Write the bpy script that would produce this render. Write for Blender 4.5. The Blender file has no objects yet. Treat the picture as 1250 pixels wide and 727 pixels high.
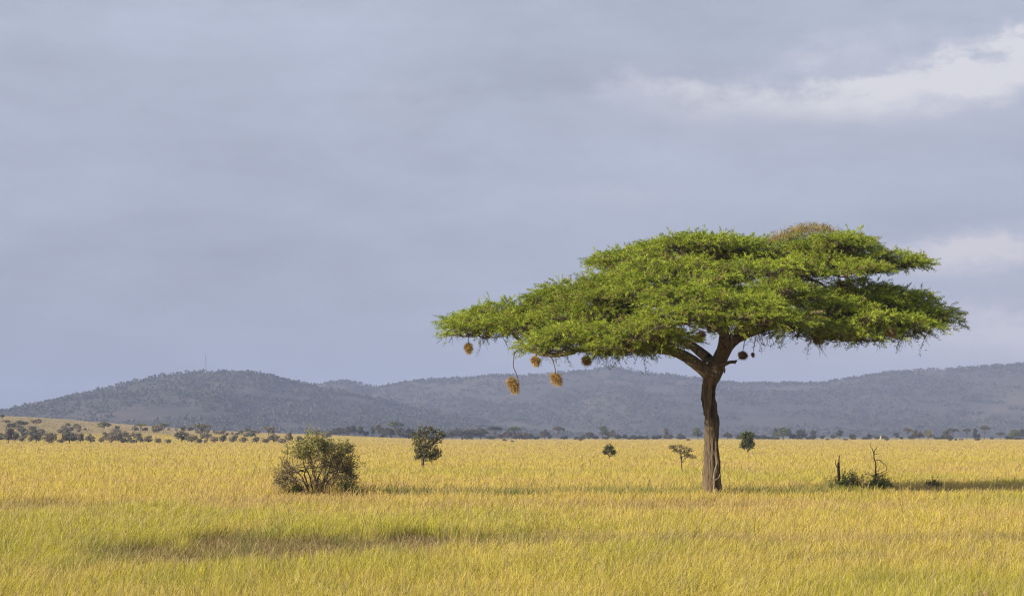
import bpy, math, random
import numpy as np
from mathutils import Vector

# ------------------------------------------------------------------ basics
S = bpy.context.scene
COL = S.collection
FPX = 2600.0          # focal length in pixels of a 1250 px wide frame
H0 = 532.0            # eye level row
CAMZ = 2.85
GRASS = 0.45
RNG = np.random.default_rng(7)
random.seed(5)


def X_at(px, Y):
    return (px - 625.0) / FPX * Y


def Z_at(py, Y):
    return CAMZ + (H0 - py) / FPX * Y


def P(px, py, Y):
    return np.array([X_at(px, Y), Y, Z_at(py, Y)])


def sstep(a, b, x):
    t = np.clip((x - a) / (b - a), 0, 1)
    return t * t * (3 - 2 * t)


_TAB = np.random.default_rng(11).random((256, 256))


def vnoise(x, y):
    x = np.asarray(x, float); y = np.asarray(y, float)
    xi = np.floor(x).astype(int); yi = np.floor(y).astype(int)
    fx = x - xi; fy = y - yi
    fx = fx * fx * (3 - 2 * fx); fy = fy * fy * (3 - 2 * fy)
    a = _TAB[xi & 255, yi & 255]; b = _TAB[(xi + 1) & 255, yi & 255]
    c = _TAB[xi & 255, (yi + 1) & 255]; d = _TAB[(xi + 1) & 255, (yi + 1) & 255]
    return (a * (1 - fx) + b * fx) * (1 - fy) + (c * (1 - fx) + d * fx) * fy


def fbm(x, y, o=4):
    s = 0.0; a = 0.5; t = 0.0
    for i in range(o):
        s = s + a * vnoise(x * 2 ** i + 17.3 * i, y * 2 ** i + 9.1 * i); t += a; a *= 0.5
    return s / t


CREST = np.array([[-900, 34], [-420, 21], [-312, 14.0], [-262, 9.4], [-212, 6.4], [-150, 4.0], [-95, 1.4], [-60, 0.0]])
BUSH = P(388, 598, 94.0); BUSH[2] = 0


def ground_z(x, y):
    x = np.asarray(x, float); y = np.asarray(y, float)
    z = (fbm(x / 26.0, y / 26.0, 2) - 0.5) * 0.22 * sstep(700, 250, y)
    crest = np.interp(x, CREST[:, 0], CREST[:, 1])
    z = z + crest * sstep(690, 1320, y) * sstep(2300, 1500, y) * (0.9 + 0.2 * fbm(x / 120, y / 120, 3))
    r = np.hypot((x - BUSH[0] - .4) / 2.6, (y - BUSH[1]) / 1.7)
    z = z + 0.48 * np.exp(-r * r)
    return z


def gz(x, y):
    return float(ground_z(np.array([x]), np.array([y]))[0])


# ------------------------------------------------------------------ objects
def tag(o, label=None, cat=None, group=None, kind=None):
    if label: o['label'] = label
    if cat: o['category'] = cat
    if group: o['group'] = group
    if kind: o['kind'] = kind
    return o


def empty(name, loc, rz=0.0):
    o = bpy.data.objects.new(name, None)
    o.empty_display_size = 0.3
    COL.objects.link(o); o.location = loc; o.rotation_euler = (0, 0, rz)
    return o


def link(name, me, mats, parent=None, origin=None):
    """origin: world point that becomes the object's origin (verts are world)."""
    o = bpy.data.objects.new(name, me)
    COL.objects.link(o)
    for m in (mats if isinstance(mats, (list, tuple)) else [mats]):
        me.materials.append(m)
    if parent is not None:
        o.parent = parent
    return o


def shift(v, origin):
    return np.asarray(v, float) - np.asarray(origin, float)


def set_col(me, col):
    a = me.attributes.new('Col', 'FLOAT_COLOR', 'POINT')
    c = np.ones((len(col), 4), np.float32); c[:, :3] = col
    a.data.foreach_set('color', c.ravel())


def quad_mesh(name, verts, faces, cols=None):
    verts = np.ascontiguousarray(verts, np.float32).reshape(-1, 3)
    faces = np.ascontiguousarray(faces, np.int32).reshape(-1, 4)
    me = bpy.data.meshes.new(name)
    me.vertices.add(len(verts)); me.vertices.foreach_set('co', verts.ravel())
    me.loops.add(faces.size); me.loops.foreach_set('vertex_index', faces.ravel())
    me.polygons.add(len(faces))
    me.polygons.foreach_set('loop_start', np.arange(0, faces.size, 4, dtype=np.int32))
    me.polygons.foreach_set('loop_total', np.full(len(faces), 4, np.int32))
    me.update(calc_edges=True)
    if cols is not None: set_col(me, cols)
    return me


class Tubes:
    def __init__(self):
        self.v = []; self.f = []; self.n = 0

    def add(self, pts, rad, sides=6, cap=True, wob=0.0, rng=None):
        pts = np.asarray(pts, float); n = len(pts)
        rad = np.asarray(rad, float)
        d = np.gradient(pts, axis=0)
        d /= np.linalg.norm(d, axis=1)[:, None] + 1e-9
        up = np.array([0.0, 1.0, 0.0]) if abs(d[0][1]) < .9 else np.array([1.0, 0, 0])
        u = np.cross(d, up); u /= np.linalg.norm(u, axis=1)[:, None] + 1e-9
        w = np.cross(d, u)
        a = np.linspace(0, 2 * np.pi, sides, endpoint=False)
        rr = rad[:, None] * np.ones(sides)[None]
        if wob and rng is not None:
            rr = rr * (1 + wob * (rng.random((n, sides)) - .5))
        ring = pts[:, None, :] + rr[..., None] * (np.cos(a)[None, :, None] * u[:, None, :] + np.sin(a)[None, :, None] * w[:, None, :])
        self.v.append(ring.reshape(-1, 3))
        i = np.arange(n - 1)[:, None] * sides; j = np.arange(sides)[None]
        k = (j + 1) % sides
        q = np.stack([i + j, i + k, i + k + sides, i + j + sides], -1).reshape(-1, 4) + self.n
        self.f.append(q)
        if cap:
            c = np.array([[0, 1, 2, 3]]) if sides == 4 else None
            if c is not None:
                self.f.append(c + self.n); self.f.append(c[:, ::-1] + self.n + (n - 1) * sides)
        self.n += n * sides

    def build(self, name, mat, parent=None, origin=(0, 0, 0), smooth=True):
        me = quad_mesh(name, shift(np.concatenate(self.v), origin), np.concatenate(self.f))
        if smooth:
            me.polygons.foreach_set('use_smooth', np.ones(len(me.polygons), bool))
        return link(name, me, mat, parent)


def catmull(pts, sub=6):
    pts = np.asarray(pts, float)
    p = np.vstack([2 * pts[0] - pts[1], pts, 2 * pts[-1] - pts[-2]])
    out = []
    for i in range(1, len(p) - 2):
        for t in np.linspace(0, 1, sub, endpoint=False):
            a, b, c, d = p[i - 1], p[i], p[i + 1], p[i + 2]
            out.append(0.5 * (2 * b + (c - a) * t + (2 * a - 5 * b + 4 * c - d) * t * t + (3 * b - a - 3 * c + d) * t ** 3))
    out.append(pts[-1])
    return np.array(out)


class Leaves:
    """rhombus sprays; each is one 4-vertex face"""
    def __init__(self):
        self.v = []; self.c = []

    def add(self, start, d, L, W, col, rng):
        n = len(start)
        d = d / (np.linalg.norm(d, axis=1)[:, None] + 1e-9)
        rv = rng.normal(size=(n, 3))
        s = np.cross(d, rv); s /= np.linalg.norm(s, axis=1)[:, None] + 1e-9
        L = np.broadcast_to(L, (n,))[:, None]; W = np.broadcast_to(W, (n,))[:, None]
        v = np.stack([start, start + d * L * .45 + s * W * .5, start + d * L, start + d * L * .45 - s * W * .5], 1)
        self.v.append(v); self.c.append(np.repeat(col, 4, axis=0))

    def build(self, name, mat, parent=None, origin=(0, 0, 0)):
        v = np.concatenate(self.v).reshape(-1, 3)
        me = quad_mesh(name, shift(v, origin), np.arange(len(v)), np.concatenate(self.c))
        return link(name, me, mat, parent)


def pad(LV, c, r, ntuft, nspray, L, W, cols, rng, flat=True, up=(0.1, 0.9), sprig=0.0, bias=(0, 0)):
    """one leafy pad: tufts over a flattened dome, each a fan of sprays"""
    rx, ry, rz = r
    ph = rng.random(ntuft) * 2 * np.pi
    rad = np.sqrt(rng.random(ntuft)) * 1.02
    if flat:
        zz = rz * (0.95 * (1 - rad ** 2) - 0.1) + rng.normal(size=ntuft) * .12 * rz
        low = rng.random(ntuft) < .10
        zz = np.where(low, zz - rz * rng.random(ntuft) * .9, zz)
        t = np.stack([rx * rad * np.cos(ph), ry * rad * np.sin(ph), zz], 1)
        out = np.stack([np.cos(ph) * rad, np.sin(ph) * rad, np.zeros(ntuft)], 1)
    else:
        q = rng.normal(size=(ntuft, 3)); q /= np.linalg.norm(q, axis=1)[:, None]
        q *= (rng.random(ntuft) ** .45)[:, None]
        t = q * np.array([rx, ry, rz]); out = q.copy()
    t = t + np.asarray(c)
    T = np.repeat(t, nspray, 0); O = np.repeat(out, nspray, 0); n = len(T)
    if sprig:
        # each tuft is a feathery shoot growing outward, leaflets along it
        d0 = out * .8 + rng.normal(size=(ntuft, 3)) * .45
        d0[:, 0] += bias[0]; d0[:, 1] += bias[1]
        d0[:, 2] = d0[:, 2] * .6 + up[0] + (up[1] - up[0]) * rng.random(ntuft) * (1.15 - rad)
        d0 /= np.linalg.norm(d0, axis=1)[:, None] + 1e-9
        sl = sprig * (.55 + .75 * rng.random(ntuft))
        uu = rng.random(n)
        D0 = np.repeat(d0, nspray, 0); SL = np.repeat(sl, nspray)
        st = T + D0 * (uu * SL)[:, None] + np.array([0, 0, -1.0]) * (uu ** 2 * SL * .18)[:, None] + rng.normal(size=(n, 3)) * .014
        d = D0 * .9 + rng.normal(size=(n, 3)) * .48
        cm = np.clip(rng.normal(size=ntuft) * .28 + .5, 0, 1)
        ca, cb = np.asarray(cols[0]), np.asarray(cols[1])
        ct = ca[None] * (1 - cm[:, None]) + cb[None] * cm[:, None]
        ct = np.where(rng.random((ntuft, 1)) < .07, np.array([[.24, .19, .075]]), ct)
        C = np.repeat(ct, nspray, 0) * (.8 + .4 * rng.random((n, 1)))
        LV.add(st, d, L * (.6 + .7 * rng.random(n)), W * (.7 + .6 * rng.random(n)), C, rng)
        return t
    d = O * .75 + rng.normal(size=(n, 3)) * .5
    d[:, 2] += up[0] + (up[1] - up[0]) * rng.random(n)
    st = T + rng.normal(size=(n, 3)) * L * .35
    cm = rng.random(ntuft)
    ca, cb = np.asarray(cols[0]), np.asarray(cols[1])
    C = ca[None] * (1 - cm[:, None]) + cb[None] * cm[:, None]
    C = np.repeat(C, nspray, 0) * (0.8 + .4 * rng.random((n, 1)))
    LV.add(st, d, L * (0.5 + .8 * rng.random(n)), W * (0.7 + .6 * rng.random(n)), C, rng)
    return t


# ------------------------------------------------------------------ materials
def new_mat(name):
    m = bpy.data.materials.new(name); m.use_nodes = True
    nt = m.node_tree; nt.nodes.clear()
    return m, nt, nt.nodes, nt.links


def leaf_mat(name, transl=0.35, tcol=(1.15, 1.1, .6), rough=.6, spec=.25):
    m, nt, N, Lk = new_mat(name)
    out = N.new('ShaderNodeOutputMaterial')
    at = N.new('ShaderNodeAttribute'); at.attribute_name = 'Col'
    pb = N.new('ShaderNodeBsdfPrincipled'); pb.inputs['Roughness'].default_value = rough
    pb.inputs['Specular IOR Level'].default_value = spec
    tr = N.new('ShaderNodeBsdfTranslucent')
    mu = N.new('ShaderNodeMix'); mu.data_type = 'RGBA'; mu.blend_type = 'MULTIPLY'; mu.inputs[0].default_value = 1
    mu.inputs[7].default_value = (*tcol, 1)
    mx = N.new('ShaderNodeMixShader'); mx.inputs[0].default_value = transl
    Lk.new(at.outputs['Color'], pb.inputs['Base Color'])
    Lk.new(at.outputs['Color'], mu.inputs[6]); Lk.new(mu.outputs[2], tr.inputs['Color'])
    Lk.new(pb.outputs[0], mx.inputs[1]); Lk.new(tr.outputs[0], mx.inputs[2]); Lk.new(mx.outputs[0], out.inputs[0])
    return m


def noise_mat(name, ca, cb, scale, stretch=(1, 1, 1), bump=0.0, bdist=.02, rough=.9, cc=None, scale2=None, detail=6, ramp=(.35, .65)):
    m, nt, N, Lk = new_mat(name)
    out = N.new('ShaderNodeOutputMaterial')
    pb = N.new('ShaderNodeBsdfPrincipled'); pb.inputs['Roughness'].default_value = rough
    pb.inputs['Specular IOR Level'].default_value = .15
    geo = N.new('ShaderNodeNewGeometry')
    mp = N.new('ShaderNodeMapping'); mp.inputs['Scale'].default_value = stretch
    nz = N.new('ShaderNodeTexNoise'); nz.inputs['Scale'].default_value = scale; nz.inputs['Detail'].default_value = detail
    nz.inputs['Roughness'].default_value = .65
    cr = N.new('ShaderNodeValToRGB')
    cr.color_ramp.elements[0].position = ramp[0]; cr.color_ramp.elements[0].color = (*ca, 1)
    cr.color_ramp.elements[1].position = ramp[1]; cr.color_ramp.elements[1].color = (*cb, 1)
    Lk.new(geo.outputs['Position'], mp.inputs[0]); Lk.new(mp.outputs[0], nz.inputs['Vector']); Lk.new(nz.outputs['Fac'], cr.inputs[0])
    colout = cr.outputs[0]
    if cc is not None:
        n2 = N.new('ShaderNodeTexNoise'); n2.inputs['Scale'].default_value = scale2; n2.inputs['Detail'].default_value = 3
        Lk.new(mp.outputs[0], n2.inputs['Vector'])
        r2 = N.new('ShaderNodeMapRange'); r2.inputs[1].default_value = .45; r2.inputs[2].default_value = .62
        Lk.new(n2.outputs['Fac'], r2.inputs[0])
        mx = N.new('ShaderNodeMix'); mx.data_type = 'RGBA'; mx.inputs[7].default_value = (*cc, 1)
        Lk.new(r2.outputs[0], mx.inputs[0]); Lk.new(colout, mx.inputs[6]); colout = mx.outputs[2]
    Lk.new(colout, pb.inputs['Base Color'])
    if bump:
        b = N.new('ShaderNodeBump'); b.inputs['Strength'].default_value = bump; b.inputs['Distance'].default_value = bdist
        Lk.new(nz.outputs['Fac'], b.inputs['Height']); Lk.new(b.outputs[0], pb.inputs['Normal'])
    Lk.new(pb.outputs[0], out.inputs[0])
    return m


M_BARK = noise_mat('bark', (.03, .024, .018), (.215, .155, .102), 2.0, (2.4, 2.4, .33), 1.0, .14, cc=(.13, .10, .072), scale2=.8, ramp=(.40, .60))
M_TWIG = noise_mat('twig_bark', (.055, .042, .032), (.15, .115, .085), 3.0, (1, 1, 1), .3, .02)
M_DEADWOOD = noise_mat('weathered_wood', (.05, .038, .03), (.15, .115, .085), 8.0, (2, 2, .5), .5, .02)
M_LEAF = leaf_mat('acacia_leaf', .20)
M_DRYLEAF = leaf_mat('dry_leaf', .2, (1, .95, .8))
M_GRASS = leaf_mat('savanna_grass', .5, (1.08, 1.05, .85), .55, .3)
M_STRAW = leaf_mat('nest_straw', .25, (1, .95, .7))
M_GROUND = noise_mat('grass_litter_soil', (.20, .145, .055), (.34, .25, .085), .35, (1, .6, 1), .3, .05, cc=(.25, .215, .07), scale2=.05)
M_HILL = noise_mat('hill_scrub', (.052, .050, .038), (.125, .098, .082), .005, (1, .8, 1.6), 0, cc=(.066, .060, .047), scale2=.0035, ramp=(.38, .68))  # scrub colour kept dark, standing in for cloud shade on the hills
M_MAST = noise_mat('galvanised_steel', (.20, .20, .21), (.27, .27, .28), .5)
M_EARTH = noise_mat('termite_earth', (.23, .15, .09), (.36, .25, .16), 2.0, bump=.6, bdist=.05)
M_PALE = noise_mat('pale_earth', (.30, .25, .18), (.40, .34, .25), .6, bump=.6, bdist=.1)

# ------------------------------------------------------------------ ground sheet
def build_ground():
    s = np.linspace(-6.4, 6.4, 520)
    xs = 20 * np.sinh(s); xs = xs / abs(xs[0]) * 6200
    xs = np.sign(xs) * np.minimum(np.abs(xs), 6200)
    ys = np.concatenate([np.linspace(-120, 20, 40, endpoint=False), np.geomspace(20, 8600, 460)])
    Xg, Yg = np.meshgrid(xs, ys)
    Z = ground_z(Xg, Yg)
    v = np.stack([Xg, Yg, Z], -1).reshape(-1, 3)
    ny, nx = Xg.shape
    i = np.arange(ny - 1)[:, None] * nx + np.arange(nx - 1)[None]
    f = np.stack([i, i + 1, i + 1 + nx, i + nx], -1)
    me = quad_mesh('ground', v, f)
    me.polygons.foreach_set('use_smooth', np.ones(len(me.polygons), bool))
    o = link('ground', me, M_GROUND); tag(o, kind='structure')


build_ground()

# ------------------------------------------------------------------ hills
RIDGE_A = np.array([[-900, 560], [-300, 545], [-60, 531], [0, 516], [18, 506.5], [40, 497], [60, 489], [100, 479], [140, 469], [175, 460.5], [210, 455.5], [251, 453],
                    [300, 454], [325, 457], [350, 464], [375, 469], [400, 474], [450, 484], [520, 500], [600, 516], [700, 530], [900, 545]], float)
RIDGE_B = np.array([[100, 540], [250, 500], [330, 478], [385, 469], [400, 465], [430, 465], [440, 469], [455, 473.5], [470, 470], [490, 466], [520, 462], [550, 460],
                    [600, 458], [640, 456], [680, 453], [720, 450.5], [740, 447.5], [770, 450.5], [800, 454], [840, 458], [880, 465], [900, 467], [950, 466.5], [1000, 466],
                    [1040, 460], [1070, 455], [1100, 452.5], [1150, 449], [1200, 445.5], [1250, 442], [1320, 437], [1500, 436], [1800, 455], [2300, 520]], float)


def build_hill(name, ridge, Yr, Yfoot, Yback, seed):
    px = np.linspace(ridge[0, 0], ridge[-1, 0], 420)
    xs = (px - 625) / FPX * Yr
    top = CAMZ + (H0 - np.interp(px, ridge[:, 0], ridge[:, 1])) / FPX * Yr - 4.0
    top = np.maximum(top, -0.4)
    ys = np.concatenate([np.linspace(Yfoot, Yr, 90, endpoint=False), np.linspace(Yr, Yback, 30)])
    Xg, Yg = np.meshgrid(xs, ys)
    t = np.where(Yg < Yr, (Yg - Yfoot) / (Yr - Yfoot), 1 - (Yg - Yr) / (Yback - Yr) * .9)
    prof = np.clip(t, 0, 1) ** 1.35
    spur = (fbm(Xg / 260 + seed, Yg / 700, 4) - .5) * 2
    Z = -0.4 + (top[None] + .4) * (prof + spur * .42 * prof * (1 - prof) * 2)
    Z += (fbm(Xg / 60, Yg / 60 + seed, 3) - .5) * 8 * np.clip(prof * 3, 0, 1) * (top[None] > 8)
    Z = np.maximum(Z, -0.4)
    v = np.stack([Xg, Yg, Z], -1).reshape(-1, 3)
    ny, nx = Xg.shape
    i = np.arange(ny - 1)[:, None] * nx + np.arange(nx - 1)[None]
    f = np.stack([i, i + 1, i + 1 + nx, i + nx], -1)
    me = quad_mesh(name, v, f)
    me.polygons.foreach_set('use_smooth', np.ones(len(me.polygons), bool))
    o = link(name, me, M_HILL); tag(o, kind='structure')
    return xs, ys, Z


def woodland(name, xs, ys, Z, Yr, n, seed):
    r = np.random.default_rng(seed)
    LV = Leaves()
    x = xs[0] + (xs[-1] - xs[0]) * r.random(n)
    y = ys[0] + (Yr + 60 - ys[0]) * r.random(n) ** .75
    # an extra row along the skyline
    m = n // 9
    x[:m] = xs[0] + (xs[-1] - xs[0]) * r.random(m); y[:m] = Yr + r.normal(size=m) * 30
    fx = (x - xs[0]) / (xs[1] - xs[0]); ix = np.clip(fx.astype(int), 0, len(xs) - 2)
    iy = np.clip(np.searchsorted(ys, y) - 1, 0, len(ys) - 2)
    z = Z[iy, ix]
    dens = fbm(x / 110, y / 150 + seed, 4)
    foot = sstep(.25, .0, (y - ys[0]) / (Yr - ys[0]))
    keep = ((dens + .25 * foot + .12 * r.random(n)) > .44) & (z > .2)
    keep[:m] = (z[:m] > 4) & (fbm(x[:m] / 60, y[:m] * 0, 2) > .36)
    x, y, z = x[keep], y[keep], z[keep]
    k = 10; N = len(x)
    h = (2.4 + 4.6 * r.random(N) ** 2.2)
    w = h * (0.45 + .35 * r.random(N))
    q = r.normal(size=(N, k, 3)); q /= np.linalg.norm(q, axis=2)[..., None]
    c = np.stack([x, y, z + h * .5], 1)
    st = c[:, None] + q * np.stack([w, w, h * .42], 1)[:, None] * (.35 + .6 * r.random((N, k, 1)))
    base = np.where(r.random((N, 1)) < .6, np.array([[.046, .050, .032]]), np.array([[.070, .062, .046]]))
    C = np.repeat(base * (.7 + .6 * r.random((N, 1))), k, 0)
    st = st.reshape(-1, 3)
    LL = np.repeat(h * .75, k)
    LV.add(st - 0, q.reshape(-1, 3) + r.normal(size=(N * k, 3)) * .6, LL, LL * .8, C, r)
    o = LV.build(name, M_LEAFDULL)
    tag(o, kind='stuff')


M_LEAFDULL = leaf_mat('dull_leaf', .15, (1, 1, .8))
xa, ya, Za = build_hill('hill', RIDGE_A, 4000., 2900., 4900., 3.0)
xb, yb, Zb = build_hill('ridge_hill', RIDGE_B, 5000., 3500., 6200., 9.0)
woodland('woodland', xa, ya, Za, 4000., 34000, 21)
woodland('ridge_woodland', xb, yb, Zb, 5000., 60000, 22)

# mast on the left hill
def build_mast():
    Y = 3990.0
    x0 = X_at(251, Y); zt = Z_at(429, Y); zb = Z_at(457, Y)
    root = empty('radio_mast', (x0, Y, zb))
    tag(root, 'thin lattice radio mast standing on the top of the far left hill', 'mast')
    T = Tubes()
    hw0, hw1 = 1.25, .45
    zm = zb + (zt - zb) * .86
    lv = np.linspace(zb, zm, 13)
    for sx, sy in ((-1, -1), (1, -1), (1, 1), (-1, 1)):
        T.add([(x0 + sx * hw0, Y + sy * hw0, zb), (x0 + sx * hw1, Y + sy * hw1, zm)], [.2, .16], 4)
    for k in range(12):
        a = hw0 + (hw1 - hw0) * k / 12; b = hw0 + (hw1 - hw0) * (k + 1) / 12
        cs = [(-1, -1), (1, -1), (1, 1), (-1, 1)]
        for i in range(4):
            p, q = cs[i], cs[(i + 1) % 4]
            T.add([(x0 + p[0] * a, Y + p[1] * a, lv[k]), (x0 + q[0] * b, Y + q[1] * b, lv[k + 1])], [.08, .08], 4)
            T.add([(x0 + p[0] * a, Y + p[1] * a, lv[k]), (x0 + q[0] * a, Y + q[1] * a, lv[k] + .01)], [.07, .07], 4)
    T.build('lattice_tower', M_MAST, root, (x0, Y, zb))
    A = Tubes(); A.add([(x0, Y, zm - .5), (x0, Y, zt)], [.28, .14], 6)
    A.build('antenna', M_MAST, root, (x0, Y, zb))


build_mast()

# ------------------------------------------------------------------ grass
def field(x, y):
    """what grows where (plant colours, crown shade mixed in at right), returns colour base, tip, height factor, density"""
    n = len(x)
    big = fbm(x / 16, y / 30, 4)
    med = fbm(x / 2.6 + 40, y / 6, 3)
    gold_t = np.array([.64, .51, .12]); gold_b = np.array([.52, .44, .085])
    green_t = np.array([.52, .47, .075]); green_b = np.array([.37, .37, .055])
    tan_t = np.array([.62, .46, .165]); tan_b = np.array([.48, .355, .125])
    near = sstep(75, 34, y)
    g = sstep(.42, .66, big * .55 + med * .45 + near * .08 - sstep(70, 100, y) * .07)
    g = np.maximum(g, sstep(.0, 1, near) * .22)
    g *= 1 - .6 * sstep(120, 260, y)
    tn = sstep(.50, .66, fbm(x / 9 + 90, y / 10 + 7, 4)) * .8 + .30 * sstep(250, 600, y)
    tn = np.clip(tn, 0, 1)
    tip = gold_t + (tan_t - gold_t) * tn[:, None]; bas = gold_b + (tan_b - gold_b) * tn[:, None]
    tip = tip + (green_t - tip) * g[:, None]; bas = bas + (green_b - bas) * g[:, None]
    h = np.ones(n) * (0.75 + .5 * med)
    dens = np.ones(n)

    def blend(w, ct, cb, hh):
        nonlocal tip, bas, h
        tip = tip + (np.array(ct) - tip) * w[:, None]; bas = bas + (np.array(cb) - bas) * w[:, None]
        h = h + (hh - h) * w
    edge = (fbm(x / 1.3 + 5, y / 3.2, 4) - .5) * 2.1
    # greener meadow left and right in front
    for cx, cy, rx, ry, a in ((-9.6, 50, 3, 9, .7), (7.6, 36, 3.5, 5, .85), (-4, 66, 7, 5, .5), (3.5, 60, 4, 3.5, .5), (-5, 36, 4, 3, .5)):
        r = np.hypot((x - cx) / rx, (y - cy) / ry) + edge * .5
        blend(a * sstep(1.15, .5, r), green_t * .98, green_b, .95)
    # grey-brown patches, shorter and sparser
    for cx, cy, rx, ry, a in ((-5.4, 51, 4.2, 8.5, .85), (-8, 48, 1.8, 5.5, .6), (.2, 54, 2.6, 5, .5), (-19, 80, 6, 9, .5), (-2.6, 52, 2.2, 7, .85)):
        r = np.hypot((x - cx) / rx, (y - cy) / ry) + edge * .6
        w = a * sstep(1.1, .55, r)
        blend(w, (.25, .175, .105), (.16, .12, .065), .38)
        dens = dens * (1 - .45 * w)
    # pinkish tan seedhead bands
    for cx, cy, rx, ry, a in ((9, 53, 8, 2.2, .7), (9, 45.5, 6, 1.5, .45), (2, 80, 9, 5, .4), (-9, 84, 5, 3, .5)):
        r = np.hypot((x - cx) / rx, (y - cy) / ry) + edge * .5
        blend(a * sstep(1.1, .5, r), (.40, .28, .155), (.30, .225, .09), .95)
    # line of green forbs by the tree
    yl = 96.5 + (fbm(x / 3 + 3, x * 0, 2) - .5) * 5
    w = sstep(2.0, 1.0, np.abs(y - yl) + edge * .5) * sstep(-8.5, -5, x) * sstep(18, 12, x)
    blend(w * .9, (.17, .235, .055), (.12, .18, .035), 1.38)
    cl = sstep(.69, .76, fbm(x / .9 + 11, y / 1.6 + 60, 2)) * sstep(110, 60, y)
    blend(cl * .5, (.20, .24, .06), (.14, .19, .04), 1.05)
    # brown flush on the mound in front of the bush and dull strip at right
    r = np.hypot((x - BUSH[0] + .6) / 3.6, (y - BUSH[1] + 1.7) / 1.1) + edge * .4
    blend(.9 * sstep(1.1, .5, r), (.30, .175, .085), (.22, .14, .06), .42)
    r = np.hypot((x - 22) / 5.5, (y - 100) / 6) + edge * .4
    blend(.7 * sstep(1.1, .5, r), (.26, .20, .09), (.16, .14, .05), .8)  # crown shadow at right darkened into the brown-green blade colour
    # pale straw on the rising slope far left
    w = sstep(2, 5, ground_z(x, y)) * sstep(500, 800, y)
    blend(w * .92, (.45, .375, .265), (.37, .305, .21), .7)
    return bas, tip, h, dens


def build_grass():
    r = np.random.default_rng(3)
    Y0, Yn, Y1 = 24.0, 44.0, 1750.0
    D0 = 370.0; half = .315
    # near part, constant density; far part, density falling with distance squared
    nn = int(D0 * half * (Yn ** 2 - Y0 ** 2))
    yn = np.sqrt(Y0 ** 2 + (Yn ** 2 - Y0 ** 2) * r.random(nn))
    nf = int(2 * half * D0 * Yn ** 2 * math.log(Y1 / Yn))
    yf = Yn * (Y1 / Yn) ** r.random(nf)
    y = np.concatenate([yn, yf]); n = len(y)
    hw = half * y * np.interp(y, [24, 60, 400, 1750], [1.15, 1.0, .86, .82])
    x = (r.random(n) * 2 - 1) * hw
    # gather into tussocks
    k = 9; nt = n // k
    own = r.random(n) < .68
    ci = r.integers(0, n, n) // k * k
    order = np.argsort(y); x = x[order]; y = y[order]
    lead = (np.arange(n) // k) * k
    own = own & (y < 220)
    sc = np.clip(y / 44, 1, 3)
    jx = r.normal(size=n) * .07 * sc; jy = r.normal(size=n) * .12 * sc
    lx = x[r.permutation(n)]
    # tussock centre = a random neighbour in depth order with its own x
    cx = x[lead]; cy = y[lead]
    x = np.where(own, cx + jx, x); y = np.where(own, cy + jy, y)
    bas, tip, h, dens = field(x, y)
    keep = r.random(n) < dens
    # keep trunk foot free
    keep &= np.hypot(x - TX, y - TY) > .42
    x, y, bas, tip, h, lead = x[keep], y[keep], bas[keep], tip[keep], h[keep], lead[keep]
    n = len(x)
    z = ground_z(x, y)
    sc = np.maximum(y / 44, .75)
    th = .75 + .5 * vnoise(lead * .737, lead * .377)
    H = GRASS * 1.12 * h * (.62 + .55 * r.random(n)) * th * np.interp(y, [24, 60, 200], [.92, .98, 1.0])
    tall = (r.random(n) < .06) & (h > .55)
    H = np.where(tall, H * 1.38, H)
    W = .0088 * sc * (.7 + .6 * r.random(n))
    yaw = r.random(n) * 2 * np.pi
    side = np.stack([np.cos(yaw), np.sin(yaw), np.zeros(n)], 1)
    gx = .16 + .30 * (fbm(x / 5, y / 7 + 31, 2) - .5)
    lean = np.stack([gx + r.normal(size=n) * .26, r.normal(size=n) * .26, np.zeros(n)], 1)
    b = np.stack([x, y, z - .02], 1)
    midp = b + lean * (H * .35)[:, None] + np.array([0, 0, 1.0]) * (H * .58)[:, None]
    top = b + lean * (H * 1.05)[:, None] + np.array([0, 0, 1.0]) * (H * (1 - .22 * np.minimum(np.hypot(lean[:, 0], lean[:, 1]), 1)))[:, None]
    # colour jitter: per tussock and per blade
    fs = np.interp(y, [60, 160], [1, .35])
    tj = 1 + (.80 + .40 * vnoise(lead * .531 + 3, lead * .211) - 1) * fs
    dark = (r.random(n) < .085)
    j = (1.0 + (.44 * r.random(n) - .22) * np.interp(y, [60, 250], [1, .3])) * tj * np.where(dark, np.interp(y, [60, 250], [.42, .85]), 1) * 1.06
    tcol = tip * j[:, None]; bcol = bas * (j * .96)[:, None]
    pale = r.random(n) < .10
    tcol = np.where(pale[:, None], np.array([[.66, .53, .28]]) * (.85 + .3 * r.random((n, 1))), tcol)
    head = (r.random(n) < .35) | tall; tcol = np.where(tall[:, None], np.array([[.46, .34, .19]]) * (.75 + .5 * r.random((n, 1))), tcol)
    wt = np.where(head, .85, .18)     # seed heads stay wide at the tip
    w = W[:, None] * side * .5
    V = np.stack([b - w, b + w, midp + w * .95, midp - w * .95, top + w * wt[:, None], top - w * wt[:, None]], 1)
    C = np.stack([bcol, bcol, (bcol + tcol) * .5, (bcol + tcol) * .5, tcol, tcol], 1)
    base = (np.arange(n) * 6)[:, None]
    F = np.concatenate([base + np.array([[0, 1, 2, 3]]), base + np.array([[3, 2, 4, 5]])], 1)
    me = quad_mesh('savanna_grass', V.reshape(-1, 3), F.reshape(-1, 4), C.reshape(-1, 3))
    o = link('savanna_grass', me, M_GRASS)
    tag(o, 'tall golden and green savanna grass covering the whole plain', 'grass', kind='stuff')
    print('grass blades', n)


TY = 94.0
TX = X_at(868.5, TY)
build_grass()

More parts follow.
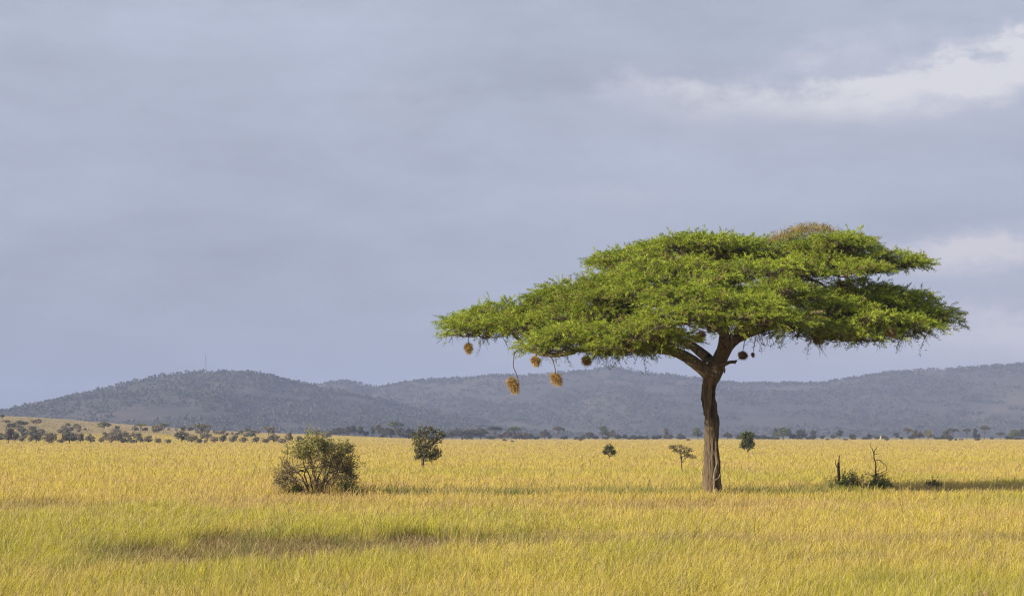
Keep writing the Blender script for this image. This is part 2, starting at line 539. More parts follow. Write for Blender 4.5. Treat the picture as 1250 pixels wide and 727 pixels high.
# ------------------------------------------------------------------ the big acacia
def hero_tree():
    r = np.random.default_rng(12)
    K = TY / FPX      # metres per photo pixel at the tree
    org = np.array([TX, TY, 0.0])
    root = empty('umbrella_acacia', tuple(org))
    tag(root, 'large flat-crowned green umbrella acacia with dark forked trunk standing in golden grass', 'tree')

    def limb(pts, sub=7):
        a = np.array([[*P(p[0], p[1], TY + p[2]), p[3] * K] for p in pts])
        return catmull(a, sub)
    limbs = [
        # left long limb
        [(866, 470, 0, 8.5), (865, 457, -.1, 8.0), (846, 441, -.4, 7.2), (829, 431, -.8, 6.4), (814, 427.5, -1.1, 5.6), (789, 425, -1.5, 5.0), (760, 426, -1.8, 4.4), (741, 425.5, -2, 4.0), (710, 425, -2.2, 3.5),
         (697, 430, -2.2, 3.2), (678, 433, -2.0, 3.0), (659, 431, -1.7, 2.8), (643, 424.5, -1.3, 2.6), (634, 415, -1, 2.4), (622, 404, -.6, 2.0), (600, 397, 0, 1.6), (575, 394, .4, 1.0)],
        # second left limb
        [(868, 455, .3, 8.0), (866, 440, .6, 7.0), (853, 428, 1.2, 6.0), (840, 419, 2.0, 5.2), (822, 412, 2.8, 4.5), (795, 405, 3.8, 3.6), (760, 396, 4.8, 2.8), (720, 385, 5.4, 1.8)],
        # right main
        [(868, 462, 0, 9), (874, 450, 0, 9.3), (881, 433, .1, 9.2), (889, 420, .2, 8.6), (902, 410, .3, 7.6), (919, 403.5, .3, 6.6), (936, 398.5, .1, 5.8), (955, 395, -.3, 5.0), (990, 391, -.9, 4.0), (1030, 386, -1.2, 3.2), (1075, 383, -1.0, 2.4), (1120, 380, -.6, 1.4)],
        # centre
        [(878, 440, .1, 8), (882, 426, .0, 7.2), (884, 410, -.2, 6.4), (883.5, 398, -.5, 5.8), (878, 389, -.9, 4.8), (874, 380, -1.2, 4.0), (864, 360, -1.4, 3.2), (852, 338, -1.0, 2.4), (846, 312, -.4, 1.4)],
        [(885, 402, -.2, 5.5), (889, 394, .2, 4.6), (897, 387, .8, 4.2), (907, 378, 1.6, 3.8), (930, 356, 2.4, 3.2), (958, 328, 2.6, 2.4), (985, 303, 2.0, 1.4)],
        # towards the viewer and away
        [(880, 432, .0, 6.5), (884, 415, -1.0, 5.4), (880, 404, -2.6, 4.6), (866, 396, -4.6, 3.6), (846, 390, -6.8, 2.6), (826, 386, -9.0, 1.4)],
        [(890, 418, .6, 6), (900, 404, 2.0, 5), (912, 396, 4, 4), (930, 388, 6.4, 3), (945, 382, 9.0, 1.5)],
        [(905, 408, 0, 5), (922, 398, -1.6, 4.2), (948, 390, -3.6, 3.4), (980, 384, -5.8, 2.6), (1005, 380, -8, 1.4)],
    ]
    trunk = [(868.5, 612, 0, 17), (868.5, 602, 0, 15.2), (868.8, 594, 0, 13.2), (869.3, 580, 0, 11.8), (869.3, 560, 0, 10.9), (868.5, 545, 0, 9.2), (868.5, 530, 0, 9.3), (869.3, 515, 0, 9.8), (867, 502, 0, 9.3), (864.6, 482, 0, 9.3), (866, 466, 0, 9.6), (868, 454, 0, 10.2), (872, 446, 0, 8.5)]
    WT = Tubes()

    def fluted(pts, sides, amp):
        pts = np.asarray(pts)
        T = Tubes()
        T.add(pts[:, :3], pts[:, 3], sides)
        return T
    def closed(q):
        a = q[:1].copy(); a[:, 3] = .004; b = q[-1:].copy(); b[:, 3] = .004
        d0 = q[0, :3] - q[1, :3]; d1 = q[-1, :3] - q[-2, :3]
        a[:, :3] += d0 / np.linalg.norm(d0) * .02; b[:, :3] += d1 / np.linalg.norm(d1) * .02
        return np.vstack([a, q, b])
    t = limb(trunk, 8); t[:, 3] *= .84; t = closed(t)
    WT.add(t[:, :3], t[:, 3], 24)
    skel = []   # (pos, radius, path length)
    for li, L in enumerate(limbs):
        q = limb(L)
        qc = closed(q); WT.add(qc[:, :3], qc[:, 3], 14)
        plen = np.concatenate([[0], np.cumsum(np.linalg.norm(np.diff(q[:, :3], axis=0), axis=1))])
        for i in range(10, len(q)):
            skel.append((q[i, :3], q[i, 3], plen[i]))
    # join trunk and limbs into one skin
    me = quad_mesh('trunk_raw', shift(np.concatenate(WT.v), org), np.concatenate(WT.f))
    tmp = bpy.data.objects.new('trunk_raw', me); COL.objects.link(tmp)
    md = tmp.modifiers.new('rm', 'REMESH'); md.mode = 'VOXEL'; md.voxel_size = .045
    sm = tmp.modifiers.new('sm', 'SMOOTH'); sm.iterations = 3; sm.factor = .5
    dg = bpy.context.evaluated_depsgraph_get()
    me2 = bpy.data.meshes.new_from_object(tmp.evaluated_get(dg))
    bpy.data.objects.remove(tmp)
    # fluted bark relief on the trunk
    nv = len(me2.vertices)
    co = np.empty(nv * 3, np.float32); me2.vertices.foreach_get('co', co); co = co.reshape(-1, 3)
    no = np.empty(nv * 3, np.float32); me2.vertices.foreach_get('normal', no); no = no.reshape(-1, 3)
    ang = np.arctan2(co[:, 1], co[:, 0])
    low = sstep(6.5, 4.5, co[:, 2])
    tw = ang * 2.4 + co[:, 2] * .30
    rel = (fbm(tw * 1.3 + 20, co[:, 2] * .55, 3) - .5) * .20 + (.5 - np.abs(fbm(tw * 3.4 + 50, co[:, 2] * .8 + 7, 2) - .5) * 3.2) * .075
    rel = rel * low + (1 - low) * (fbm(co[:, 0] * 4 + co[:, 1] * 3, co[:, 2] * 6, 2) - .5) * .03
    co = co + no * rel[:, None]
    me2.vertices.foreach_set('co', co.astype(np.float32).ravel()); me2.update()
    me2.polygons.foreach_set('use_smooth', np.ones(len(me2.polygons), bool))
    me2.materials.clear()
    link('trunk', me2, M_BARK, root)

    # dead stub and the pale strangler stem at the foot
    T = Tubes()
    for L in ([(879, 446, -.3, 3.4), (885, 444, -.4, 2.6), (891, 441.8, -.5, 2.0), (897, 441.2, -.5, 1.8), (899.5, 439.5, -.5, .9)],
              [(895, 441.4, -.5, 1.4), (898, 443.6, -.5, .7)], [(881, 446, -.35, 2.0), (884, 450, -.4, 1.5), (884.6, 455.5, -.4, .6)]):
        q = limb(L, 4); T.add(q[:, :3], q[:, 3], 6)
    tag(T.build('dead_stub', M_DEADWOOD, root, org), 'dark broken branch stub below the fork')
    T = Tubes()
    for L in ([(871, 599, -.45, 1.2), (872, 588, -.43, 1.0), (871.5, 580, -.42, .9), (873, 572, -.4, .8), (876, 563, -.34, .6)],
              [(872, 586, -.43, .8), (877, 583, -.42, .6), (879, 578, -.36, .5)]):
        q = limb(L, 5); T.add(q[:, :3], q[:, 3], 6)
    tag(T.build('climbing_stem', M_VINE, root, org), 'pale climbing stem up the lower trunk')

    # crown outline in photo pixels: top and bottom of the green
    TOP = np.array([[535, 391], [548, 383], [565, 374], [600, 366], [630, 361], [662, 359], [676, 347], [690, 338], [708, 328], [722, 318], [727, 307], [760, 303], [800, 297], [822, 294], [835, 286], [860, 281], [895, 281],
                    [925, 285], [945, 289], [965, 284], [995, 281], [1025, 283], [1060, 291], [1095, 300], [1125, 309], [1131, 318], [1136, 346], [1152, 354], [1166, 366], [1170, 380]], float)
    BOT = np.array([[535, 398], [545, 410], [560, 419], [590, 415], [615, 408], [640, 418], [680, 428], [720, 430], [760, 427], [800, 416], [830, 402], [860, 390], [885, 385], [905, 388], [930, 397], [960, 403],
                    [1000, 412], [1040, 410], [1080, 408], [1120, 410], [1145, 406], [1160, 398], [1170, 388]], float)
    # flat leafy plates, one above and in front of the other: px, py of the top, half width px, droop of the rim px, dY, half depth m
    PLATES = [(616, 369, 66, 18, .5, 2.6), (580, 386, 36, 14, -1.4, 1.7), (630, 381, 40, 12, -2.2, 1.6),
              (712, 389, 66, 30, -5.0, 2.4), (772, 388, 74, 26, -6.2, 2.6), (690, 345, 48, 16, .2, 2.6), (722, 364, 66, 20, -3.0, 2.4), (672, 360, 40, 16, -.8, 2.0), (752, 324, 40, 14, -1.4, 2.4), (690, 402, 42, 14, -4.8, 1.5), (770, 404, 50, 14, -4.0, 1.6),
              (771, 304, 47, 12, .0, 3.4), (735, 338, 56, 16, -2.0, 2.4), (848, 284, 76, 15, .0, 4.2), (905, 286, 58, 14, 1.0, 4.0),
              (1008, 285, 70, 19, .0, 4.0), (1082, 304, 45, 12, -.8, 2.6), (830, 312, 78, 20, -3.6, 2.6), (928, 312, 70, 18, -4.0, 2.6), (1020, 310, 62, 18, -3.4, 2.2),
              (786, 338, 72, 20, -5.0, 2.4), (868, 342, 78, 20, -6.4, 2.6), (955, 340, 50, 16, -5.6, 2.2), (905, 366, 74, 18, -7.6, 2.2), (830, 368, 60, 20, -7.6, 2.2),
              (1080, 350, 70, 22, .6, 3.4), (1124, 369, 34, 18, -.8, 2.2), (1030, 364, 58, 20, -4.4, 2.4), (1092, 380, 50, 22, -3.2, 2.2), (1046, 340, 40, 10, 1.5, 2.0), (968, 376, 52, 20, -5.6, 2.2), (1050, 390, 44, 14, -5.0, 1.6),
              (850, 338, 100, 26, 4.4, 3.0), (965, 346, 84, 22, 5.4, 3.0), (748, 372, 76, 22, 3.6, 2.6), (1062, 374, 64, 20, 4.6, 2.6), (664, 380, 50, 18, 2.8, 2.0), (885, 302, 96, 16, 4.6, 2.8), (1000, 304, 76, 16, 4.2, 2.6)]
    LV = Leaves(); DRY = Leaves()
    BR = Tubes()
    tuft_all = []
    PLATES.sort(key=lambda p: math.hypot((p[0] - 868) * K, p[4]))

    def inward(c):
        ch = math.hypot(c[0] - TX, c[1] - TY); best = None; bs = 1e9
        for n in skel:
            nh = math.hypot(n[0][0] - TX, n[0][1] - TY)
            sc = np.linalg.norm((n[0] - c) * np.array([1, 1, 1.5])) + (0 if nh < ch else (nh - ch) * 2) + (2 * (n[0][2] - c[2]) if n[0][2] > c[2] + .1 else 0)
            if sc < bs: bs = sc; best = n
        return best
    npad = 0
    for (px, py, hw, dr, dY, ry) in PLATES:
        hub = P(px, py, TY + dY); rx = hw * K
        best = inward(hub); a = best[0]; b = hub - np.array([0, 0, .62 + dr * K * .3])
        L = np.linalg.norm(b - a); hor = (b - a) * np.array([1, 1, .15])
        m1 = a + hor * .45 + np.array([0, 0, (b - a)[2] * .22]) + r.normal(size=3) * .07 * L
        m2 = a + hor * .75 + np.array([0, 0, (b - a)[2] * .62]) + r.normal(size=3) * .05 * L
        q = catmull([a, m1, m2, b], 5)
        r0 = min(best[1] * .75, .035 + .02 * L); rad = r0 + (.03 - r0) * np.linspace(0, 1, len(q)) ** .8
        BR.add(q, rad, 7)
        for i in range(4, len(q), 3): skel.append((q[i], rad[i], best[2] + L * i / len(q)))
        hue0 = r.random()
        # sub-pads on the plate, spread by rejection
        pts = []; want = int(rx * ry / .52) + 3; tr = 0
        while len(pts) < want and tr < 900:
            tr += 1
            ph = r.random() * 6.283; ro = math.sqrt(r.random())
            if any((ro * math.cos(ph) * rx - u[0]) ** 2 + (ro * math.sin(ph) * ry - u[1]) ** 2 < .54 ** 2 for u in pts): continue
            pts.append((ro * math.cos(ph) * rx, ro * math.sin(ph) * ry, ro, ph))
        for (ux, uy, ro, ph) in pts:
            npad += 1
            rxx = (.74 + .36 * r.random()) * (1 - .25 * ro)
            rzz = (.34 + .18 * r.random()) * (1 - .3 * ro)
            jag = 1 - .0 * ro
            c = hub + np.array([ux * .88, uy * .88, -dr * K * ro ** 2.0 - rzz + r.normal() * .09])
            hue = np.clip(.55 * hue0 + .45 * r.random(), 0, 1)
            ca = np.array([.145, .20, .025]) * (.82 + .36 * hue); cb = np.array([.35, .415, .048]) * (.85 + .3 * hue)
            nt = int(52 * rxx * rxx) + 14
            tf = pad(LV, c, (rxx, rxx, rzz), nt, 44, .135, .0185, (ca, cb), r, up=(.0, .42), sprig=.46, bias=(math.cos(ph) * ro * .7, math.sin(ph) * ro * .7))
            e = c - np.array([0, 0, rzz * .3]); s0 = q[-1 - int(r.integers(0, 3))]
            mid = s0 * .45 + e * .55 + np.array([0, 0, -.10]) + r.normal(size=3) * .06
            qq = catmull([s0, mid, e], 4)
            BR.add(qq, np.linspace(.026, .014, len(qq)), 5)
            for k in r.permutation(len(tf))[: min(len(tf), 22)]:
                t0 = tf[k]; s1 = qq[-1 - int(r.integers(0, 4))]
                BR.add([s1, (s1 + t0) * .5 + r.normal(size=3) * .06 + np.array([0, 0, -.06]), t0], [.015, .011, .006], 3)
            tuft_all.append(tf)
    # dried top of the crown
    for (px, py, dY, rx, rz) in [(970, 288, -.6, .7, .22), (985, 284, -.6, .9, .26), (1000, 284, -.8, .8, .24), (958, 294, -1.4, .6, .2), (990, 282, .6, .8, .22)]:
        c = P(px, py, TY + dY)
        pad(DRY, c, (rx, rx, rz), 34, 16, .22, .022, (np.array([.22, .19, .06]), np.array([.30, .225, .10])), r)
    # thin twigs hanging under the crown, some with leaves
    TW = Tubes()
    for i in range(1500):
        t_ = tuft_all[int(r.integers(0, len(tuft_all)))]
        p = t_[int(r.integers(0, len(t_)))].copy()
        pxx = 625 + FPX * p[0] / p[1]; pyy = H0 - (p[2] - CAMZ) * FPX / p[1]
        bot = np.interp(pxx, BOT[:, 0], BOT[:, 1])
        if bot - pyy > 30: continue
        ln = .35 + .65 * r.random()
        d = np.array([r.normal() * .5, r.normal() * .5, -.75 - .4 * r.random()])
        q = [p]
        for s_ in range(4):
            d = d + r.normal(size=3) * .35; d /= np.linalg.norm(d)
            q.append(q[-1] + d * ln / 4)
        q = np.array(q)
        TW.add(q, np.linspace(.013, .006, 5), 3)
        for s_ in range(2):
            e = q[2 + s_] + np.array([r.normal() * .2, r.normal() * .2, -.1 - .2 * r.random()])
            TW.add([q[1 + s_], e], [.008, .005], 3)
        if r.random() < .6:
            nn = 22
            LV.add(q[r.integers(1, 5, nn)] + r.normal(size=(nn, 3)) * .05, r.normal(size=(nn, 3)) + np.array([0, 0, .1]), .17, .03, np.tile(np.array([.15, .20, .03]), (nn, 1)) * (.7 + .6 * r.random((nn, 1))), r)
    # named hanging twigs: the two low nests and a wispy spray right of them
    for L in ([(641, 420, -1.3, .7), (629, 430, -1.4, .6), (627, 440, -1.4, .5), (627, 448, -1.4, .5), (631, 458, -1.4, .5), (634, 470, -1.4, .3)],
              [(668, 433, -2, .7), (674, 438, -2.1, .6), (677, 447, -2.1, .5), (678.5, 455, -2.1, .5)], [(655, 430, -1.7, .6), (655.5, 437, -1.7, .5)], [(716, 425, -2.2, .6), (717, 434, -2.2, .4)], [(757, 427, -1.8, 1.1), (755, 434, -1.8, .9), (751.5, 438, -1.8, .7)],
              [(910, 412, -.5, .5), (908, 421, -.5, .4), (906.5, 432, -.5, .3)], [(923, 410, -.5, .4), (921, 421, -.5, .35), (919, 432, -.5, .3)], [(1000, 392, -5, .5), (998, 408, -5, .4)], [(1055, 394, -6, .5), (1053, 408, -6, .4)], [(1090, 390, -5.6, .5), (1088, 403, -5.6, .4)], [(571, 405, -1.5, .5), (572, 422, -1.5, .4)]):
        q = limb(L, 4); TW.add(q[:, :3], q[:, 3], 4)
    for i in range(46):
        px = r.normal() * 16 + (738 if i % 2 else 926); py0 = 424 if i % 2 else 404
        p = P(px, py0, TY - 2 + r.normal()); q = [p]; d = np.array([r.normal() * .5, 0, -1.0])
        for s_ in range(5):
            d = d + r.normal(size=3) * .4; d[2] = min(d[2], -.2); d /= np.linalg.norm(d)
            q.append(q[-1] + d * (.10 + .14 * r.random()))
        q = np.array(q); TW.add(q, np.linspace(.014, .006, 6), 3)
        nn = 8
        LV.add(q[r.integers(2, 6, nn)], r.normal(size=(nn, 3)), .15, .022, np.tile(np.array([.17, .20, .05]), (nn, 1)), r)
    BR.v += TW.v; BR.f += [f + BR.n for f in TW.f]
    BR.build('branches', M_TWIG, root, org)
    LV.build('crown', M_LEAF, root, org)
    tag(DRY.build('dry_foliage', M_DRYLEAF, root, org), 'browned dry patch of foliage at the top of the crown')
    print('pads', npad)


M_VINE = noise_mat('pale_vine', (.16, .125, .085), (.30, .24, .17), 8.0)
hero_tree()

# ------------------------------------------------------------------ weaver nests hanging in the acacia
def nest(px, py, dY, wpx, hpx, tilt, label, tone=1.0, two=False):
    r = np.random.default_rng(int(px * 7 + py))
    Y = TY + dY; K = Y / FPX
    c = P(px, py, Y)
    LV = Leaves()
    w, h = wpx * K * .44, hpx * K * .45
    n = 1300 if hpx > 9 else 420
    q = r.normal(size=(n, 3)); q /= np.linalg.norm(q, axis=1)[:, None]
    rr = .55 + .45 * r.random(n)
    st = q * rr[:, None] * np.array([w, w, h]) * .86
    # ragged: wider lower down, straws hanging off below
    st[:, 0] += np.sin(tilt) * -st[:, 2]
    tang = np.cross(q, r.normal(size=(n, 3))); d = tang * .9 + q * .45 + np.array([0, 0, -.45])
    base = np.array([[.46, .32, .125]]) * tone
    lump = .72 + .62 * fbm(q[:, 0] * 1.6 + px, q[:, 2] * 1.6 + q[:, 1] + py, 2)
    st = st * lump[:, None] * np.array([.92, .92, 1.0])
    C = base * (.65 + .55 * r.random((n, 1)))
    C = np.where(r.random((n, 1)) < .15, np.array([[.16, .10, .045]]), C)
    LV.add(st + c, d, h * (.4 + .6 * r.random(n)), .009 + .008 * r.random(n), C, r)
    m = n // 7
    s2 = np.stack([r.normal(size=m) * w * .4, r.normal(size=m) * w * .4, -h * (.5 + .4 * r.random(m))], 1); s2[:, 0] += np.sin(tilt) * -s2[:, 2]
    LV.add(s2 + c, np.stack([r.normal(size=m) * .4 - np.sin(tilt) * .6 * 0, r.normal(size=m) * .4, -np.ones(m)], 1), h * (.35 + .75 * r.random(m) ** 2), .009, base * (.8 + .5 * r.random((m, 1))), r)
    o = LV.build('weaver_nest', M_STRAW, None, c); o.location = c
    # dense core so that the sky does not show through
    T = Tubes()
    zz = np.linspace(-.62, .7, 7)
    pts = np.stack([np.sin(tilt) * -zz * h + 0 * zz, 0 * zz, zz * h], 1)
    T.add(pts, w * .62 * np.sqrt(np.clip(1 - (zz / .85) ** 2, .05, 1)), 10, wob=.3, rng=r)
    me = quad_mesh('core', np.concatenate(T.v), np.concatenate(T.f))
    k = link('nest_lining', me, M_NESTCORE, o)
    tag(o, label, 'nest', 'straw bird nests hanging in the acacia')


M_NESTCORE = noise_mat('nest_core', (.13, .085, .035), (.28, .185, .07), 9.0, bump=.5, bdist=.03)
nest(572, 424, -1.5, 11, 13, .1, 'small golden straw nest among leaves at the outermost left tip of the acacia')
nest(626.5, 468.5, -1.4, 13, 20, .35, 'golden straw nest dangling lowest on the longest bare twig left of the trunk')
nest(654, 440, -1.7, 13, 13, .2, 'pale tan nest tucked right below the curved left limb')
nest(679, 461, -2.1, 15, 17, .5, 'two-lobed golden brown nest on a short forked twig below the curved limb')
nest(716, 439, -2.2, 13, 12, .2, 'dark-centred nest under the straight left limb beside wispy hanging twigs', .85)
nest(854, 410, -2.6, 17, 13, -.7, 'slanted dark brown nest between the left limbs and the central stem', .33)
nest(866, 402, 1.2, 9, 8, .1, 'small dim brown nest closest to the left of the central stem', .33)
nest(906.5, 433, -.5, 14, 10, .1, 'dark brown flattish nest right of the fork above the broken stub', .55)
nest(919, 432.5, -.5, 5, 6, .1, 'tiniest brown nest hanging beside the dark nest right of the fork', .55)
nest(998, 412, -5.0, 14, 15, .1, 'large reddish brown nest under the middle of the right side of the crown', .5)
nest(1053, 410, -6.0, 10, 9, .1, 'greenish brown nest half hidden in twigs under the right side of the crown', .42)
nest(1088, 405, -5.6, 13, 11, .1, 'brown nest farthest right under the crown, near the rightmost drooping branches', .46)

# ------------------------------------------------------------------ generic small trees
def grow(T, LF, p, d, L, rad, level, r, grav=0.0, spread=.9, nchild=(3, 5), sides=5, wander=.22):
    n = 5
    q = [np.array(p, float)]; d = np.array(d, float); d /= np.linalg.norm(d)
    for i in range(n):
        d = d + r.normal(size=3) * wander + np.array([0, 0, grav]); d /= np.linalg.norm(d)
        q.append(q[-1] + d * L / n)
    q = np.array(q)
    T.add(q, np.linspace(rad, rad * .5, n + 1), sides if level > 0 else 3)
    if level == 0:
        LF.append(q[1:]); return
    if level == 1: LF.append(q[3:])
    for k in range(int(r.integers(nchild[0], nchild[1] + 1))):
        t = .35 + .65 * r.random(); i = min(n, int(t * n) + 1)
        dd = (q[i] - q[i - 1]); dd /= np.linalg.norm(dd)
        dd = dd + r.normal(size=3) * spread * .6
        grow(T, LF, q[i], dd, L * (.45 + .25 * r.random()), rad * .5, level - 1, r, grav, spread, nchild, sides, wander)


def scatter_leaves(LV, LF, per, L, W, ca, cb, r, jit=.08, keep=None):
    pts = np.concatenate(LF)
    if keep is not None: pts = pts[keep(pts)]
    st = np.repeat(pts, per, 0) + r.normal(size=(len(pts) * per, 3)) * jit
    n = len(st)
    m = r.random((n, 1))
    C = (np.array([ca]) * (1 - m) + np.array([cb]) * m) * (.75 + .5 * r.random((n, 1)))
    LV.add(st, r.normal(size=(n, 3)) + np.array([0, 0, .25]), L * (.6 + .7 * r.random(n)), W * (.6 + .7 * r.random(n)), C, r)


def big_bush():
    r = np.random.default_rng(40)
    Y = 94.0
    z0 = gz(*BUSH[:2]); org = np.array([BUSH[0], BUSH[1], z0])
    root = empty('savanna_bush', tuple(org))
    tag(root, 'sprawling many-stemmed olive bush with open twiggy crown on a low earth mound', 'bush')
    T = Tubes(); LF = []; LFlow = []
    stems = [(-.75, -.75, 1.15, 1.5), (-.55, -.35, 1.3, 1.75), (-.25, -.15, 1.4, 1.85), (.05, .12, 1.4, 1.7), (.15, .45, 1.2, 1.75), (.35, .85, 1.15, 1.75), (.5, 1.15, .95, 1.75), (-.6, -1.2, .8, 1.6), (.1, .0, 1.3, 1.6), (-.1, .5, 1.3, 1.7), (-.4, -.9, 1.1, 1.6), (-.2, -.4, 1.5, 1.9), (.3, .3, 1.5, 1.9)]
    for i, (bx, dx, dz, L) in enumerate(stems):
        p = org + np.array([bx * .8, r.normal() * .35, -.05])
        grow(T, LF, p, (dx * .66, r.normal() * .45, dz), L * .92, .055 if i % 3 == 0 else .045, 3, r, -.02 if dz > 1 else -.06, 1.0, (4, 5))
    for k in range(14):
        a_ = r.random() * 6.28
        grow(T, LF, org + np.array([r.normal() * .55, r.normal() * .3, 0]), (math.cos(a_) * .8, math.sin(a_) * .6, .9), .75, .014, 1, r, -.03, 1.0, (4, 6))
    def dome(p):
        u = (p[:, 0] - org[0] - .1) / 2.0
        p[:, 0] = org[0] + (p[:, 0] - org[0]) * .93
        p[:, 2] = z0 + (p[:, 2] - z0) * np.clip(1.06 - .5 * u * u, .3, 1.1)
        return p
    T.v = [dome(v) for v in T.v]; LF = [dome(v.copy()) for v in LF]
    T.build('stems', M_TWIG, root, org)
    LV = Leaves()
    scatter_leaves(LV, LF, 2, .085, .045, (.165, .135, .06), (.28, .225, .115), r, .07, keep=lambda p: (fbm(p[:, 0] * 2.6 + 50, p[:, 2] * 2.6 + p[:, 1], 2) > .37))
    scatter_leaves(LV, LF, 4, .085, .045, (.17, .18, .045), (.28, .265, .09), r, .08, keep=lambda p: (p[:, 2] > z0 + 1.75 + .6 * (r.random(len(p)) - .5)))
    LV.build('foliage', M_LEAFDULL, root, org)
    for i, (dx, w, h, lab) in enumerate([(1.35, .75, .42, 'dark green low shrub at the right foot of the big bush'), (-.95, .6, .35, 'grey-green low shrub at the left foot of the big bush')]):
        c = org + np.array([dx, -.5, .0]); c[2] = gz(c[0], c[1])
        sr = empty('low_shrub', tuple(c)); tag(sr, lab, 'shrub')
        T = Tubes(); LF = []
        for k in range(9):
            grow(T, LF, c + np.array([r.normal() * .05, r.normal() * .05, -.03]), (r.normal() * .7, r.normal() * .5, 1), h * .8, .012, 1, r, 0, .9, (3, 4))
        T.build('stems', M_TWIG, sr, c)
        LV = Leaves(); scatter_leaves(LV, LF, 7, .10, .055, (.045, .065, .018), (.10, .12, .03), r, .07)
        LV.build('foliage', M_LEAFDULL, sr, c)


big_bush()


def small_tree(name, label, cat, px, base_py, Y, trunk_px, pads_px, leafL, leafW, cols, seed, tuft=26, spray=9, flat=False, rpx=1.5, lean=0):
    """pads_px: (px, py, rx, rz, dY in metres) in photo pixels"""
    r = np.random.default_rng(seed)
    K = Y / FPX
    bx = X_at(px, Y); z0 = gz(bx, Y)
    org = np.array([bx, Y, z0])
    dz = z0 + GRASS * .75 - Z_at(base_py, Y)     # the grass hides the foot
    root = empty(name, tuple(org)); tag(root, label, cat)
    T = Tubes(); LV = Leaves()
    tp = [np.array([bx, Y, z0 - .1])] + [P(a, b, Y) + np.array([0, 0, dz]) for a, b in trunk_px]
    q = catmull(tp, 5)
    T.add(q, np.linspace(rpx * K, rpx * K * .55, len(q)), 8, wob=.12, rng=r)
    B = Tubes()
    for (a, b, rx, rz, dY) in pads_px:
        c = P(a, b, Y) + np.array([0, dY, dz])
        tf = pad(LV, c, (rx * K, rx * K, rz * K), tuft, spray, leafL, leafW, cols, r, flat=flat, up=(0, .5))
        i = int(len(q) * (.35 + .6 * r.random())); i = min(i, len(q) - 1)
        s0 = q[i] if q[i][2] < c[2] else q[len(q) // 3]
        m = (s0 + c) * .5 + r.normal(size=3) * .12 * np.linalg.norm(c - s0) + np.array([0, 0, -.05])
        qq = catmull([s0, m, c], 4)
        B.add(qq, np.linspace(rpx * K * .5, .018, len(qq)), 5)
        for k in range(min(7, len(tf))):
            B.add([qq[-2], tf[k]], [.02, .008], 3)
    T.build('trunk', M_TWIG, root, org)
    B.build('branches', M_TWIG, root, org)
    LV.build('crown', M_LEAFDULL, root, org)
    return root


dkg = ((.055, .062, .025), (.15, .14, .06))
small_tree('savanna_tree', 'dark ragged bushy tree with crown spreading to the right between bush and acacia', 'tree', 516, 568, 176., [(516, 558), (517, 548), (519, 535), (521, 524)],
           [(510, 526, 7, 6, 0), (518, 522, 7, 5, -.2), (527, 524, 7, 5, .2), (536, 526, 8, 5, 0), (541, 529, 5, 4, .1), (513, 534, 8, 6, .3), (521, 532, 8, 6, -.4), (529, 535, 7, 5, .3), (534, 534, 6, 4, 0), (512, 544, 7, 5, -.2), (520, 543, 8, 6, .2),
            (529, 546, 6, 5, -.2), (533, 553, 5, 4, 0), (527, 557, 4, 4, .1), (509, 556, 4, 2, 0), (514, 551, 5, 4, 0), (506, 530, 5, 5, 0), (508, 539, 5, 4, .2), (533, 549, 5, 4, .3), (523, 550, 7, 5, -.4), (514, 549, 7, 5, -.4), (528, 553, 6, 4, .2), (511, 546, 6, 5, .3), (520, 556, 5, 3, -.3), (525, 541, 6, 5, .4)], .15, .085, dkg, 51, 22, 7, rpx=2.2)
small_tree('savanna_tree', 'tiny round grey-green tree on thin stem, leftmost of the three small trees by the trunk', 'tree', 743.5, 560, 225., [(743.5, 556), (743.5, 551), (744, 546)],
           [(740, 547, 4, 3.5, 0), (747, 548, 4, 4, 0), (744, 544, 4, 3, 0), (744, 549, 5, 4, -.2), (749, 552, 3, 3, .1), (739, 551, 2.5, 2.5, 0)], .15, .08, ((.06, .07, .035), (.12, .125, .06)), 52, 30, 7, rpx=.75)
small_tree('savanna_tree', 'thin sparse flat-topped young acacia with drooping right side, left of the big trunk', 'tree', 832, 573, 152., [(832, 566), (831.5, 558), (831, 552), (830, 547)],
           [(822, 544, 4.5, 2, 0), (829, 543, 5, 2, .2), (835, 544.5, 5, 2.2, -.2), (841, 548, 4.5, 2.2, .1), (846, 556, 3.5, 2.4, 0), (842, 554, 3.5, 2, .2), (831, 549, 5.5, 2.4, -.3), (836, 552, 4.5, 2.4, .3), (820, 543.5, 2, 1.2, 0), (826, 548, 4, 2, .3)], .13, .045,
           ((.12, .10, .055), (.24, .20, .115)), 53, 17, 7, flat=True, rpx=.85)
small_tree('savanna_tree', 'upright oval dark green young tree on short stem, right of the big trunk', 'tree', 912.5, 552, 312., [(912.5, 549), (913, 544), (913, 537)],
           [(909, 531, 5, 4, 0), (916, 531, 5, 4, 0), (913, 529, 5, 3, .3), (910, 537, 5, 4, -.3), (916, 538, 5, 4, .2), (913, 535, 6, 5, 0), (911, 543, 5, 4, .2), (916, 544, 5, 4, -.2), (907, 542, 3, 3, 0)], .26, .15, ((.045, .06, .02), (.115, .125, .045)), 54, 30, 8, rpx=1.0)

